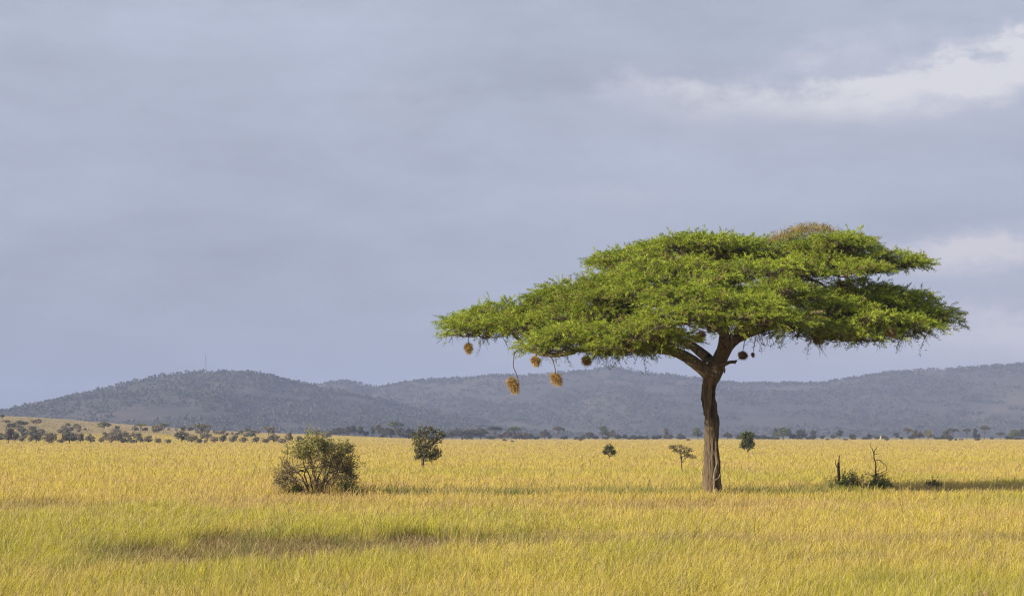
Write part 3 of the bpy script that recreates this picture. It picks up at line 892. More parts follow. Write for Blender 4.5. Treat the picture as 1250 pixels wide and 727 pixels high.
# ------------------------------------------------------------------ snag group right of the acacia
def snags():
    r = np.random.default_rng(61)
    Y = 100.0; K = Y / FPX

    def pt(px, py, dy=0): return P(px, py, Y + dy)
    # broken post-like stump
    b = np.array([X_at(1024, Y), Y, gz(X_at(1024, Y), Y)])
    root = empty('dead_stump', tuple(b)); tag(root, 'dark upright broken stump standing out of the shrubs right of the acacia', 'stump')
    T = Tubes(); q = catmull([b - [0, 0, .1], pt(1024, 578), pt(1023.5, 570), pt(1024, 563), pt(1024.8, 555)], 5)
    T.add(q, np.interp(np.linspace(0, 1, len(q)), [0, .45, .72, .74, 1], [1.9, 1.7, 1.3, .75, .5]) * K, 8, wob=.35, rng=r)
    T.build('trunk', M_DEADWOOD, root, b)
    T = Tubes(); q = catmull([pt(1023, 571), pt(1020.5, 567), pt(1020, 561)], 3); T.add(q, np.linspace(.7, .4, len(q)) * K, 5)
    T.build('side_branch', M_DEADWOOD, root, b)
    # bare sapling
    b = np.array([X_at(1069, Y), Y, gz(X_at(1069, Y), Y)])
    root = empty('bare_sapling', tuple(b)); tag(root, 'leafless crooked sapling rising behind the shrubs right of the dead stump', 'sapling')
    T = Tubes()
    for L in ([(1069, 592, .7), (1069, 575, .7), (1069, 565, .65), (1067, 559, .6), (1067, 551, .55)], [(1067, 555, .45), (1065, 548, .35), (1063, 545, .3), (1063, 540, .2)], [(1067, 551, .4), (1070, 546, .25), (1071, 543, .15)],
              [(1069, 562, .4), (1073, 561, .4), (1078, 565, .35), (1082, 569, .3), (1082.5, 577, .2)], [(1067, 554, .3), (1072, 553.5, .25), (1076, 553, .15)], [(1078, 565, .25), (1078, 572, .2)], [(1068, 560, .3), (1065, 559, .2)]):
        q = catmull([pt(a, c) for a, c, _ in L], 4)
        T.add(q, np.interp(np.linspace(0, 1, len(q)), np.linspace(0, 1, len(L)), [w for _, _, w in L]) * K * 1.25, 5)
    T.build('stem', M_DEADWOOD, root, b)
    # shrubs
    def shrub(label, px, w, h, n, ca, cb, dy=0, twig=False):
        bx = X_at(px, Y + dy); c = np.array([bx, Y + dy, gz(bx, Y + dy)])
        root = empty('leafy_shrub', tuple(c)); tag(root, label, 'shrub')
        T = Tubes(); LF = []
        hh = h * K + GRASS * .6
        T.add([c + [-w * K * .8, 0, -.03], c + [0, 0, -.02], c + [w * K * .8, 0, -.03]], [.05, .06, .05], 5)
        for k in range(n):
            u = r.normal() * .45
            hk = hh * math.exp(-u * u * .9) * (.75 + .4 * r.random())
            grow(T, LF, c + np.array([max(-.8, min(.8, u)) * w * K, r.normal() * .05, -.03]), (r.normal() * .25 + u * .3, r.normal() * .2, 1), hk * .78, .015, 1, r, .02, .75, (4, 6), wander=.12)
        T.build('stems', M_TWIG, root, c)
        LV = Leaves(); scatter_leaves(LV, LF, 3, .10, .045, ca, cb, r, .045)
        LV.build('foliage', M_LEAFDULL, root, c)
        if twig:
            T = Tubes(); T.add([pt(1069, 592), pt(1069, 575)], [.02, .015], 5)
            for k in range(42):
                s0 = pt(1069, 590 - 14 * r.random()); d = np.array([r.normal(), r.normal() * .6, .9 * r.normal()])
                d /= np.linalg.norm(d)
                l_ = .3 + .5 * r.random(); T.add([s0, s0 + d * .4 * l_, s0 + d * l_ + r.normal(size=3) * .12 + [0, 0, .1]], [.014, .010, .005], 3)
            tag(T.build('dead_twigs', M_DEADWOOD, root, c), 'tangle of brown dead twigs on top')
    g = ((.12, .17, .045), (.25, .30, .08)); br = ((.13, .13, .05), (.24, .22, .10))
    shrub('bushy green shrub growing round the foot of the dead stump', 1025, 13, 16, 20, *g, dy=-.4)
    shrub('narrow brownish green shrub with pointed top between stump and bare sapling', 1040, 7, 22, 13, *br)
    shrub('wide dark green shrub with dead twigs on top at the foot of the bare sapling', 1072, 19, 15, 30, *g, dy=-.3, twig=True)
    shrub('low dark shrub linking the stump shrub and the sapling shrub', 1053, 9, 6, 14, *g, dy=.2)
    shrub('low faded olive shrub in shaded grass farthest right of the stump', 1139, 11, 9, 18, (.09, .085, .035), (.16, .14, .06), dy=5)


snags()

# small termite mound and a heap of dead leaves
def mound(name, label, cat, px, py, Y, w, h, mat, sink=.0):
    r = np.random.default_rng(int(px))
    bx = X_at(px, Y); c = np.array([bx, Y, gz(bx, Y)])
    T = Tubes(); zz = np.linspace(-.05, 1, 9)
    prof = np.sqrt(np.clip(1 - zz ** 1.7, .01, 1)) if False else np.interp(zz, [-.05, .2, .6, .85, 1], [1, .9, .55, .32, .06])
    T.add(np.stack([.08 * w * np.sin(zz * 3), 0 * zz, zz * h], 1), prof * w * .5, 14, wob=.3, rng=r)
    o = T.build(name, mat, None); o.location = c; tag(o, label, cat)


mound('termite_mound', 'small brown termite mound in the grass below the oval young tree', 'termite mound', 917, 555, 285., 1.0, .75, M_EARTH)
mound('pale_mound', 'pale sandy mound showing bright in the distant treeline', 'mound', 1075, 536, 1500., 2.2, 3.4, M_PALE)


def leaf_heap():
    r = np.random.default_rng(77)
    Y = 33.4; bx = X_at(1191, Y); c = np.array([bx, Y, gz(bx, Y)])
    root = empty('dead_shrub', tuple(c)); tag(root, 'small withered brown shrub in the nearest grass at lower right', 'shrub')
    T = Tubes(); LF = []
    for k in range(12):
        grow(T, LF, c + np.array([r.normal() * .16, r.normal() * .1, 0]), (r.normal() * .6, r.normal() * .5, 1), .30, .008, 1, r, 0, .9, (3, 4))
    T.build('stems', M_DEADWOOD, root, c)
    LV = Leaves(); scatter_leaves(LV, LF, 4, .055, .03, (.20, .13, .075), (.34, .235, .14), r, .035)
    LV.build('withered_leaves', M_DRYLEAF, root, c)


leaf_heap()

# ------------------------------------------------------------------ distant trees
def template(kind, seed):
    """unit tree: height 1, crown about 1 wide; returns crown mesh, trunk mesh"""
    r = np.random.default_rng(seed)
    LV = Leaves(); T = Tubes()
    cols = ((.14, .130, .095), (.25, .225, .16))
    if kind == 'umbrella':
        T.add([(0, 0, -.05), (.02, 0, .35), (.0, 0, .7)], [.028, .022, .018], 6)
        for k in range(9):
            a = k * 2.4; rr = .30 * math.sqrt((k + .5) / 9) * 1.1
            c = (rr * math.cos(a), rr * math.sin(a), .80 + .08 * (1 - (rr / .34) ** 2) + r.normal() * .02)
            T.add([(0, 0, .42), (c[0] * .6, c[1] * .6, .66), c], [.016, .012, .006], 4)
            pad(LV, c, (.24, .24, .09), 20, 7, .09, .05, cols, r, flat=True)
    elif kind == 'round':
        T.add([(0, 0, -.05), (.01, 0, .3), (0, .01, .55)], [.04, .03, .02], 6)
        for k in range(11):
            q = r.normal(size=3); q /= np.linalg.norm(q)
            c = np.array([0, 0, .58]) + q * np.array([.30, .30, .27])
            T.add([(0, 0, .3), c * .6 + np.array([0, 0, .15]), c], [.018, .012, .006], 4)
            pad(LV, c, (.2, .2, .15), 18, 7, .09, .06, cols, r, flat=False)
    elif kind == 'tall':
        T.add([(0, 0, -.05), (.02, 0, .4), (-.02, 0, .8)], [.05, .04, .02], 6)
        for k in range(8):
            c = np.array([r.normal() * .16, r.normal() * .16, .45 + .45 * k / 7])
            T.add([(0, 0, c[2] - .15), c], [.02, .008], 4)
            pad(LV, c, (.3, .3, .1), 16, 7, .12, .06, cols, r, flat=k % 2 == 0)
    else:  # bush
        T.add([(0, 0, -.05), (.03, 0, .2), (.1, 0, .5)], [.04, .03, .015], 5)
        T.add([(0, 0, -.05), (-.08, .03, .25), (-.2, .05, .55)], [.035, .025, .012], 5)
        for k in range(8):
            a = r.random() * 6.28; rr = .3 * math.sqrt(r.random())
            c = np.array([rr * math.cos(a), rr * math.sin(a), .42 + .3 * r.random() * (1 - rr)])
            pad(LV, c, (.24, .24, .24), 18, 7, .12, .08, cols, r, flat=False)
    v = np.concatenate(LV.v).reshape(-1, 3)
    cm = quad_mesh(kind + '_crown', v, np.arange(len(v)), np.concatenate(LV.c)); cm.materials.append(None)
    tm = quad_mesh(kind + '_trunk', np.concatenate(T.v), np.concatenate(T.f)); tm.materials.append(M_TWIG)
    return cm, tm


def tint_mat(name, tint):
    m, nt, N, Lk = new_mat(name)
    out = N.new('ShaderNodeOutputMaterial'); at = N.new('ShaderNodeAttribute'); at.attribute_name = 'Col'
    mu = N.new('ShaderNodeMix'); mu.data_type = 'RGBA'; mu.blend_type = 'MULTIPLY'; mu.inputs[0].default_value = 1; mu.inputs[7].default_value = (*tint, 1)
    pb = N.new('ShaderNodeBsdfPrincipled'); pb.inputs['Roughness'].default_value = .8; pb.inputs['Specular IOR Level'].default_value = .1
    Lk.new(at.outputs['Color'], mu.inputs[6]); Lk.new(mu.outputs[2], pb.inputs['Base Color']); Lk.new(pb.outputs[0], out.inputs[0])
    return m


FAR = {'g': tint_mat('grey_green_leaf', (1.0, .98, .95)), 'd': tint_mat('dark_leaf', (.62, .66, .62)), 'b': tint_mat('fresh_green_leaf', (.98, 1.12, .72)), 'w': tint_mat('greyish_leaf', (1.25, 1.1, 1.05))}  # slope foliage tints lightened, part of the haze put into the colour
FAR2 = {'g': tint_mat('treeline_grey_green', (.44, .46, .40)), 'd': tint_mat('treeline_dark', (.28, .31, .27)), 'b': tint_mat('treeline_fresh_green', (.50, .62, .34)), 'w': tint_mat('treeline_greyish', (.58, .53, .46))}
TPL = {k: [template(k, 100 + 10 * i + j) for j in range(3)] for i, k in enumerate(('umbrella', 'round', 'tall', 'bush'))}
_cnt = [0]


def far_tree(px, base, w, h, kind, tone, Y, label, group):
    """w, h in photo pixels"""
    K = Y / FPX
    _cnt[0] += 1
    r = np.random.default_rng(900 + _cnt[0])
    bx = X_at(px, Y); z0 = gz(bx, Y)
    foot = Z_at(base, Y)
    z = z0 - .1
    v_ = .85 + .4 * r.random()
    if Y < 1400: v_ *= .9
    w, h = w * 1.15 * v_, h * 1.14 * (.8 + .45 * r.random()) * (.92 if Y < 1400 else 1.12)
    H = max(h * K + .4, .7)
    wn = {'umbrella': 1.05, 'round': .95, 'tall': .95, 'bush': 1.0}[kind]
    name = {'umbrella': 'flat_topped_tree', 'round': 'round_tree', 'tall': 'slender_tree', 'bush': 'distant_shrub'}[kind]
    cm, tm = TPL[kind][int(r.integers(0, 3))]
    sc = (w * K / wn, w * K / wn, H / .98)
    if kind == 'bush':
        root = bpy.data.objects.new(name, cm); COL.objects.link(root)
        o = root
    else:
        root = empty(name, (0, 0, 0))
        o = bpy.data.objects.new('crown', cm); COL.objects.link(o); o.parent = root
        t = bpy.data.objects.new('trunk', tm); COL.objects.link(t); t.parent = root
    o.material_slots[0].link = 'OBJECT'; o.material_slots[0].material = (FAR if Y < 1400 else FAR2)[tone]
    root.location = (bx, Y, z); root.scale = sc; root.rotation_euler = (0, 0, r.random() * 6.28)
    cat = 'shrub' if kind == 'bush' else 'tree'
    tag(root, label, cat, group)


YL = 720.0; YR = 1560.0
G_SL = 'shrubs and trees scattered over the pale far left slope'
L_SL = {'bush': 'grey-green shrub scattered over the pale grassy slope at the far left', 'round': 'round dark tree along the foot of the pale slope at far left', 'umbrella': 'flat-topped tree standing above the shrubs of the far left slope',
        'tall': 'slender tree among the shrubs of the far left slope'}
slope = [(10, 540, 13, 14, 'round', 'g'), (18.5, 540, 10, 9, 'round', 'd'), (27, 538, 9, 8, 'bush', 'g'), (37, 538, 8, 7, 'bush', 'w'), (44, 540, 12, 11, 'round', 'd'), (60, 540, 16, 14, 'round', 'g'), (85, 540, 18, 15, 'round', 'd'), (98, 540, 9, 10, 'round', 'g'), (74, 539, 8, 6, 'bush', 'w'),
         (110, 539, 12, 10, 'round', 'g'), (136, 539, 15, 11, 'round', 'w'), (151, 538, 10, 7, 'bush', 'd'), (124, 538, 8, 8, 'bush', 'g'), (163, 539, 10, 8, 'bush', 'g'), (181, 538, 12, 9, 'round', 'g'), (193, 538, 9, 8, 'bush', 'w'), (172, 539, 7, 6, 'bush', 'd'),
         (205, 538, 9, 7, 'bush', 'g'), (222, 539, 13, 13, 'round', 'd'), (234, 538, 14, 11, 'round', 'g'), (243, 538, 8, 8, 'bush', 'd'), (251, 539, 5, 7, 'bush', 'w'), (272, 540, 8, 8, 'bush', 'd'), (262, 538, 9, 8, 'bush', 'w'), (284, 538, 9, 8, 'bush', 'g'), (297, 538, 10, 7, 'bush', 'w'), (312, 538, 10, 9, 'bush', 'g'), (324, 538, 10, 8, 'bush', 'w'),
         (334, 538, 14, 11, 'round', 'g'), (352, 538, 12, 10, 'round', 'g'), (366, 538, 10, 9, 'bush', 'd'), (345, 538, 9, 7, 'bush', 'w')]
for (px, b, w, h, k, t) in slope:
    far_tree(px, b, w, h, k, t, YL + 14 * ((px * 7) % 5), L_SL[k], G_SL + ' (' + {'bush': 'shrubs', 'round': 'round trees', 'umbrella': 'flat tops', 'tall': 'slender trees'}[k] + ')')
rr = np.random.default_rng(5)


def slope_Y(px, py):
    """distance at which the slope shows at this pixel"""
    for Y in np.arange(740, 1330, 6.0):
        x = X_at(px, Y)
        if H0 - (gz(x, Y) - CAMZ) * FPX / Y <= py: return Y
    return None


k = 0
cl_ = [(370 * rr.random(), 514 + 22 * rr.random() ** .7) for _ in range(34)]
while k < 170:
    c_ = cl_[int(rr.integers(0, 34))]; px = float(np.clip(c_[0] + 9 * rr.normal(), 0, 372)); py = float(np.clip(c_[1] + 2.4 * rr.normal(), 511, 538))
    if rr.random() > sstep(512, 532, np.array(py)) * .95 + .06: continue
    Y = slope_Y(px, py)
    if Y is None: continue
    s = .5 + .8 * rr.random() ** 1.6
    far_tree(px, py, 8 * s, 6 * s, 'bush', 'gdwg'[int(rr.integers(0, 4))], Y, L_SL['bush'], G_SL + ' (shrubs)'); k += 1
for (px, py, w, h, t) in [(2.5, 508, 7, 3.5, 'd'), (8, 516.5, 12, 4.5, 'g'), (27, 520.5, 13, 6, 'w'), (44, 519, 12, 6, 'w')]:
    Y = slope_Y(px, py) or 1300
    far_tree(px, py, w, h, 'bush', t, Y, L_SL['bush'], G_SL + ' (shrubs)')
uniq = [(127, 524, 14, 9, 'round', 'b', 'light green round tree on the skyline of the far left slope'), (172, 527, 15, 8, 'umbrella', 'b', 'low fresh green flat-topped tree on the far left slope'), (200, 530, 12, 13, 'umbrella', 'g', 'tall flat-topped tree with pale bare trunk on the far left slope'),
        (246, 533, 25, 13, 'umbrella', 'g', 'widest flat-topped tree on the far left slope, standing above dark shrubs'), (328, 532, 17, 9, 'umbrella', 'g', 'flat-topped tree near the left edge of the big bush, on the last of the slope')]
for (px, b, w, h, k_, t, lab) in uniq:
    far_tree(px, b, w, h, k_, t, (slope_Y(px, b) or 1200), lab, None)

G_TL = 'small trees lining the far edge of the plain'
L_TL = {'bush': 'dark shrub in the treeline at the far edge of the golden plain', 'round': 'round grey-green tree in the treeline at the foot of the hills', 'umbrella': 'flat-topped acacia in the treeline at the foot of the hills', 'tall': 'slender tree in the treeline at the foot of the hills'}
line = [(398, 538, 13, 9, 'round', 'g'), (414, 536, 16, 9, 'round', 'g'), (424, 536, 10, 8, 'round', 'g'), (432, 536, 8, 9, 'tall', 'd'), (439, 536, 9, 9, 'round', 'g'), (447, 536, 6, 5, 'bush', 'd'), (455, 536, 5, 8, 'tall', 'd'), (463, 536, 8, 10, 'tall', 'g'), (472, 536, 12, 9, 'round', 'g'),
        (478, 536, 12, 8, 'round', 'w'), (489, 536, 12, 10, 'round', 'w'), (499, 536, 12, 10, 'round', 'g'), (552, 536, 9, 9, 'round', 'g'), (564, 536, 26, 12, 'round', 'g'), (577, 536, 9, 8, 'round', 'd'), (587, 536.5, 14, 10, 'round', 'g'), (600, 536, 10, 4, 'bush', 'g'),
        (611, 536, 8, 5, 'bush', 'w'), (620, 536, 11, 9, 'round', 'w'), (634, 536, 10, 9, 'round', 'w'), (641, 536, 10, 9, 'round', 'w'), (648, 536, 7, 5, 'bush', 'd'), (655, 536, 7, 4, 'bush', 'g'), (615.5, 538, 5, 3, 'bush', 'd'), (625.6, 539, 4, 2.5, 'bush', 'd'), (665, 536, 12, 8, 'round', 'g'),
        (682, 536, 12, 11, 'umbrella', 'w'), (688, 536, 7, 4, 'bush', 'd'), (703, 536, 6, 2.5, 'bush', 'd'), (709, 538, 5, 4, 'bush', 'd'), (719, 536.5, 14, 8, 'round', 'g'), (727, 536, 6, 4, 'bush', 'd'), (735, 536, 8, 13, 'tall', 'b'), (742, 536, 6, 8, 'tall', 'd'), (748, 536, 8, 7, 'round', 'w'), (755, 536.5, 9, 5, 'bush', 'd'),
        (768, 536, 5, 2, 'bush', 'd'), (775, 536.5, 4, 3.5, 'bush', 'd'), (781, 536, 5, 4, 'bush', 'd'), (790, 536, 5, 2.5, 'bush', 'g'), (814, 536, 6, 12, 'tall', 'w'), (811.5, 536.5, 5, 4, 'bush', 'd'), (819, 536, 7, 6, 'round', 'g'), (831, 536, 9, 5, 'round', 'g'), (840, 537.5, 4, 4, 'bush', 'd'), (852, 536, 11, 9, 'round', 'b'),
        (888, 536, 12, 7, 'round', 'g'), (902, 536, 7, 5, 'bush', 'g'), (924, 536, 6, 3, 'bush', 'd'), (933, 536.5, 9, 4, 'bush', 'w'), (941, 536.5, 7, 4, 'bush', 'g'), (946, 536, 7, 9, 'round', 'g'), (968, 536, 9, 5, 'bush', 'd'), (978, 536.5, 11, 9, 'round', 'd'), (987, 536, 6, 3, 'bush', 'd'), (994.5, 536, 6, 9, 'tall', 'd'),
        (1004, 536, 5, 5, 'bush', 'd'), (1010, 537, 5, 2, 'bush', 'd'), (1017, 536, 7, 5, 'round', 'g'), (1025, 536, 7, 8, 'tall', 'd'), (1032, 537, 5, 3, 'bush', 'd'), (1042, 536, 6, 2, 'bush', 'd'), (1055, 536, 6, 2.5, 'bush', 'd'), (1069, 536.5, 5, 5, 'bush', 'w'), (1079, 536.5, 9, 5, 'round', 'w'), (1083, 537.5, 6, 3.5, 'bush', 'd'),
        (1094, 536.5, 6, 7, 'tall', 'd'), (1100, 536.5, 5, 3, 'bush', 'd'), (1108, 536, 9, 9, 'umbrella', 'w'), (1115, 537, 9, 10, 'tall', 'd'), (1123, 536, 8, 8, 'round', 'g'), (1133, 537, 13, 13, 'tall', 'g'), (1143, 536.5, 6, 3, 'bush', 'd'), (1153, 536.5, 8, 10, 'tall', 'g'), (1160, 537.5, 5, 4, 'bush', 'd'), (1163, 536, 11, 11, 'umbrella', 'g'),
        (1167, 537.5, 4, 3, 'bush', 'd'), (1173, 537, 5, 2.5, 'bush', 'd'), (1180, 536.5, 9, 9, 'umbrella', 'g'), (1190, 536.5, 6, 9, 'tall', 'd'), (1193, 537.5, 6, 4, 'bush', 'd'), (1211, 536, 5, 3, 'bush', 'd'), (1221, 536, 10, 7, 'umbrella', 'g'), (1230, 536, 5, 3, 'bush', 'd'), (1247, 536, 9, 12, 'round', 'g')]
for (px, b, w, h, k_, t) in line:
    Y = YR if b < 537 else YR * (4.0 / (b - 532)) * 1.02
    far_tree(px, b, w, h, k_, t, Y + 10 * ((px * 3) % 4), L_TL[k_], G_TL + ' (' + {'bush': 'shrubs', 'round': 'round trees', 'umbrella': 'flat tops', 'tall': 'slender trees'}[k_] + ')')
r8 = np.random.default_rng(88)
for i in range(58):
    px = 395 + 855 * r8.random()
    far_tree(px, 536.2 + .6 * r8.random(), 5 + 6 * r8.random(), 2.5 + 3.2 * r8.random(), 'bush', 'gdd'[i % 3], YR + 60 * r8.random(), L_TL['bush'], G_TL + ' (shrubs)')
for (px, b, w, h, k_, t, lab) in [(483, 536, 21, 15, 'umbrella', 'b', 'green flat-topped acacia in the treeline, just left of the ragged dark tree'), (604, 536, 17, 14, 'umbrella', 'd', 'dark thin-topped acacia with a very flat crown in the middle of the treeline'),
                                  (628, 536, 18, 13, 'umbrella', 'b', 'domed fresh green acacia in the treeline right of the very flat one'), (956, 536, 18, 12, 'round', 'b', 'bright green round tree in the treeline just right of the oval young tree'),
                                  (1202, 536, 14, 11, 'umbrella', 'g', 'broad dark-stemmed acacia in the right-hand treeline before the pale hill scar'), (1238, 536, 12, 8, 'round', 'b', 'low dark green dome-shaped tree at the right end of the treeline')]:
    far_tree(px, b, w, h, k_, t, YR, lab, None)
print('far', _cnt)

# ------------------------------------------------------------------ haze
def haze():
    lo = np.array([-6400., -200., -2.0]); hi = np.array([6400., 8800., 215.0])
    v = np.array([[(lo, hi)[a][0], (lo, hi)[b][1], (lo, hi)[c][2]] for a in (0, 1) for b in (0, 1) for c in (0, 1)])
    f = [[0, 1, 3, 2], [4, 6, 7, 5], [0, 4, 5, 1], [2, 3, 7, 6], [0, 2, 6, 4], [1, 5, 7, 3]]
    me = quad_mesh('haze', v, f)
    m, nt, N, Lk = new_mat('haze_air')
    out = N.new('ShaderNodeOutputMaterial'); pv = N.new('ShaderNodeVolumePrincipled')
    pv.inputs['Color'].default_value = HAZE_COL; pv.inputs['Density'].default_value = HAZE_D; pv.inputs['Anisotropy'].default_value = 0.0
    Lk.new(pv.outputs[0], out.inputs['Volume'])
    o = link('haze', me, m); tag(o, kind='stuff')


HAZE_COL = (.53, .64, 1.0, 1); HAZE_D = 1.15e-4
haze()

# ------------------------------------------------------------------ sky and sun
SUN_EL = math.radians(18.5)
SH = np.array([.83, .557])             # shadows fall right and away
def build_world():
    w = bpy.data.worlds.new('World'); S.world = w; w.use_nodes = True
    nt = w.node_tree; N = nt.nodes; Lk = nt.links; N.clear()

    def val(x):
        return x
    def math_(op, a, b=None, c=None, clamp=False):
        n = N.new('ShaderNodeMath'); n.operation = op; n.use_clamp = clamp
        for i, s in enumerate((a, b, c)):
            if s is None: continue
            if isinstance(s, (int, float)): n.inputs[i].default_value = s
            else: Lk.new(s, n.inputs[i])
        return n.outputs[0]

    def mixc(f, a, b):
        n = N.new('ShaderNodeMix'); n.data_type = 'RGBA'
        for i, s in ((0, f), (6, a), (7, b)):
            if isinstance(s, (int, float)): n.inputs[i].default_value = s
            elif isinstance(s, tuple): n.inputs[i].default_value = (*s, 1)
            else: Lk.new(s, n.inputs[i])
        return n.outputs[2]
    tc = N.new('ShaderNodeTexCoord')
    sep = N.new('ShaderNodeSeparateXYZ'); Lk.new(tc.outputs['Generated'], sep.inputs[0])
    x, y, z = sep.outputs
    az = math_('ARCTAN2', x, y)                       # compass bearing of the view, 0 = north
    el = math_('ARCSINE', z)                          # height above the horizon
    # in units of one photo pixel, about the bearing of the scene
    PX = math_('MULTIPLY_ADD', az, FPX, 625.0)
    PY = math_('MULTIPLY_ADD', el, -FPX, H0)
    comb = N.new('ShaderNodeCombineXYZ'); Lk.new(az, comb.inputs[0]); Lk.new(el, comb.inputs[1])

    def noise(scale, stretch, detail=5, rough=.55, off=0, dist=0):
        m = N.new('ShaderNodeMapping'); m.inputs['Scale'].default_value = (stretch[0], stretch[1], 1); m.inputs['Location'].default_value = (off, off * .37, off * .11)
        Lk.new(comb.outputs[0], m.inputs[0])
        n = N.new('ShaderNodeTexNoise'); n.inputs['Scale'].default_value = scale; n.inputs['Detail'].default_value = detail; n.inputs['Roughness'].default_value = rough
        n.inputs['Distortion'].default_value = dist
        Lk.new(m.outputs[0], n.inputs['Vector']); return n.outputs['Fac']
    n1 = noise(7, (1, 3.2), 5, .5, 3.1)
    n2 = noise(22, (1, 2.4), 6, .58, 8.7)
    n3 = noise(60, (1, 1.6), 5, .6, 1.7)
    # wobble the coordinates so that cloud edges are ragged
    wx = math_('MULTIPLY_ADD', math_('SUBTRACT', n2, .5), 150.0, PX)
    wy = math_('ADD', math_('MULTIPLY_ADD', math_('SUBTRACT', n2, .5), 60.0, PY), math_('MULTIPLY', math_('SUBTRACT', n3, .5), 46.0))

    def blob(cx, cy, a, b, ang=0.0, p=1.0):
        ca, sa = math.cos(math.radians(ang)), math.sin(math.radians(ang))
        dx = math_('SUBTRACT', wx, cx); dy = math_('SUBTRACT', wy, cy)
        u = math_('DIVIDE', math_('ADD', math_('MULTIPLY', dx, ca), math_('MULTIPLY', dy, sa)), a)
        v = math_('DIVIDE', math_('SUBTRACT', math_('MULTIPLY', dy, ca), math_('MULTIPLY', dx, sa)), b)
        r2 = math_('ADD', math_('MULTIPLY', u, u), math_('MULTIPLY', v, v))
        return math_('MULTIPLY', math_('POWER', 2.71828, math_('MULTIPLY', r2, -1.0)), p)
    # overcast base: lavender grey, slightly darker low on the left
    cr = N.new('ShaderNodeValToRGB'); Lk.new(math_('DIVIDE', el, .24, clamp=True), cr.inputs[0])
    E = cr.color_ramp.elements
    E[0].position = 0.0; E[0].color = (0.297, 0.335, 0.444, 1)
    E[1].position = 1.0; E[1].color = (0.441, 0.480, 0.596, 1)
    for p_, c_ in ((.25, (0.346, 0.378, 0.485, 1)), (.55, (0.375, 0.408, 0.517, 1)), (.8, (0.409, 0.446, 0.558, 1))):
        e = E.new(p_); e.color = c_
    base = cr.outputs[0]
    # broad light and dark bands
    br = math_('MULTIPLY_ADD', math_('SUBTRACT', n1, .5), .46, 1.0)
    br = math_('ADD', br, math_('MULTIPLY', math_('SUBTRACT', n2, .5), .24)); n4 = noise(11, (1, 5.5), 7, .62, 5.3, .6)
    br = math_('ADD', br, math_('MULTIPLY', math_('SUBTRACT', n4, .5), math_('MULTIPLY_ADD', az, .20, .06)))
    for args in ((980, 270, 420, 130, 0, .06), (330, 45, 420, 45, 0, .07), (640, 92, 330, 26, 2, -.075), (100, 120, 260, 60, 0, -.02), (950, 210, 380, 60, -8, .05), (150, 480, 260, 70, 0, -.09), (1160, 30, 200, 40, 0, -.02), (620, 150, 120, 60, 0, .04)):
        br = math_('ADD', br, blob(*args))
    mulv = N.new('ShaderNodeMix'); mulv.data_type = 'RGBA'; mulv.blend_type = 'MULTIPLY'; mulv.inputs[0].default_value = 1
    cb = N.new('ShaderNodeCombineColor'); [Lk.new(br, cb.inputs[i]) for i in range(3)]
    Lk.new(base, mulv.inputs[6]); Lk.new(cb.outputs[0], mulv.inputs[7])
    c = mulv.outputs[2]
    # lit cloud streaks
    lit = None
    for args in ((1010, 116, 290, 46, -6, .22), (1225, 94, 120, 32, -14, .9), (1120, 118, 160, 26, -9, .62), (960, 128, 150, 24, -3, .36), (830, 118, 75, 28, 8, .34), (1035, 74, 80, 20, -6, .30), (760, 110, 60, 24, 0, .16), (490, 130, 55, 22, 0, .16), (1245, 66, 30, 16, -30, .5)):
        b = blob(*args); lit = b if lit is None else math_('ADD', lit, b)
    lit = math_('MULTIPLY', lit, math_('MULTIPLY_ADD', n3, 1.7, .10), clamp=True)
    ls = N.new('ShaderNodeMapRange'); ls.interpolation_type = 'SMOOTHSTEP'; ls.inputs[1].default_value = -.08; ls.inputs[2].default_value = 1.4
    Lk.new(lit, ls.inputs[0]); lit = ls.outputs[0]
    c = mixc(lit, c, (.73, .715, .75))
    pk = None
    for args in ((1200, 316, 120, 20, 0, 1.3), (1225, 402, 170, 36, 0, .85), (1010, 440, 330, 36, 0, .20), (760, 238, 60, 12, 0, .18), (1130, 160, 200, 30, -6, .10)):
        b = blob(*args); pk = b if pk is None else math_('ADD', pk, b)
    pk = math_('MULTIPLY', pk, math_('MULTIPLY_ADD', n3, .9, .5), clamp=True)
    c = mixc(pk, c, (.61, .585, .64))
    # clear-sky radiance behind the cloud cover
    sky = N.new('ShaderNodeTexSky'); sky.sky_type = 'NISHITA'; sky.sun_disc = False
    sky.sun_elevation = SUN_EL; sky.sun_rotation = math.atan2(-SH[0], -SH[1])
    sky.air_density = 1.0; sky.dust_density = 1.5
    bg1 = N.new('ShaderNodeBackground'); bg1.inputs[1].default_value = .09; Lk.new(sky.outputs[0], bg1.inputs[0])
    bg2 = N.new('ShaderNodeBackground'); bg2.inputs[1].default_value = SKY_STR; Lk.new(c, bg2.inputs[0])
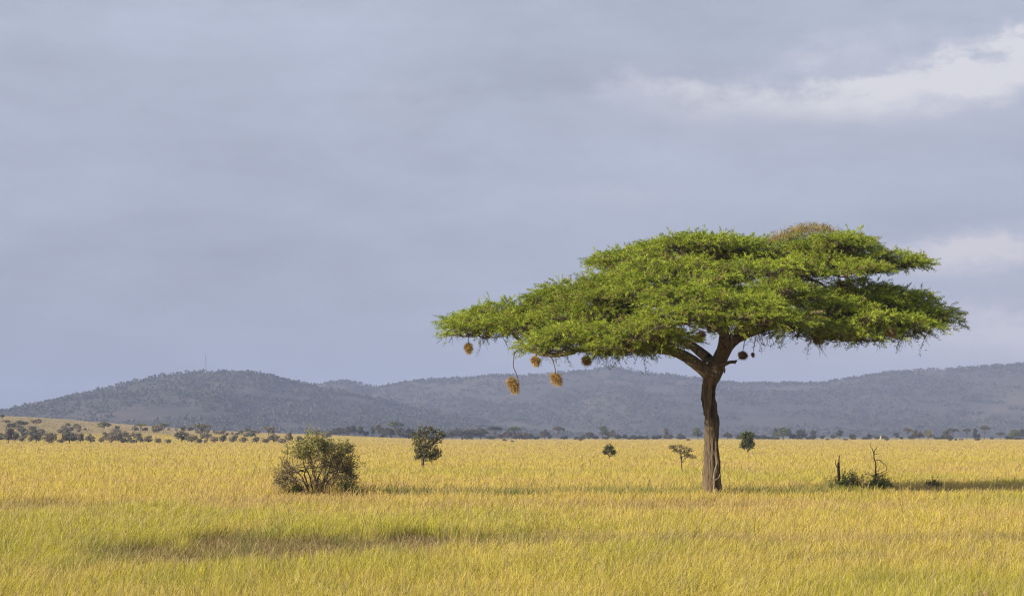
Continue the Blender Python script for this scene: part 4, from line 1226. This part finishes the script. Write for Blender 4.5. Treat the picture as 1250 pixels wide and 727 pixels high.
    # cover: thick in front, broken behind the viewer where the sun comes through
    cov = N.new('ShaderNodeMapRange'); cov.inputs[1].default_value = -.3; cov.inputs[2].default_value = .35; cov.inputs[3].default_value = .45; cov.inputs[4].default_value = .97
    Lk.new(y, cov.inputs[0])
    mx = N.new('ShaderNodeMixShader'); Lk.new(cov.outputs[0], mx.inputs[0]); Lk.new(bg1.outputs[0], mx.inputs[1]); Lk.new(bg2.outputs[0], mx.inputs[2])
    out = N.new('ShaderNodeOutputWorld'); Lk.new(mx.outputs[0], out.inputs[0])


SKY_STR = 0.72
build_world()
sl = bpy.data.lights.new('sun', 'SUN'); sl.energy = 5.0; sl.angle = math.radians(.5); sl.color = (1.0, .885, .68)
so = bpy.data.objects.new('sun', sl); COL.objects.link(so)
dirv = Vector((SH[0] * math.cos(SUN_EL), SH[1] * math.cos(SUN_EL), -math.sin(SUN_EL)))
so.rotation_euler = dirv.to_track_quat('-Z', 'Y').to_euler(); so.location = (-40, -20, 60)

# ------------------------------------------------------------------ camera and render
cam = bpy.data.cameras.new('camera'); co = bpy.data.objects.new('camera', cam); COL.objects.link(co)
cam.sensor_width = 36; cam.lens = FPX / 1250 * 36
cam.shift_y = (H0 - 363.5) / 1250
cam.clip_start = .5; cam.clip_end = 30000
co.location = (0, 0, CAMZ); co.rotation_euler = (math.radians(90), 0, 0)
S.camera = co
S.view_settings.view_transform = 'Standard'; S.view_settings.look = 'None'; S.view_settings.gamma = 1
S.view_settings.use_curve_mapping = False
S.view_settings.exposure = EXPO if 'EXPO' in globals() else .57
S.render.engine = 'CYCLES'
S.cycles.use_denoising = True; S.cycles.denoiser = 'OPENIMAGEDENOISE'; S.cycles.denoising_input_passes = 'RGB_ALBEDO_NORMAL'; S.cycles.denoising_prefilter = 'NONE'; S.cycles.use_adaptive_sampling = False; S.cycles.filter_width = 1.2
S.cycles.max_bounces = 6; S.cycles.volume_bounces = 0; S.cycles.transparent_max_bounces = 8
S.cycles.sample_clamp_indirect = 6
S.render.film_transparent = False
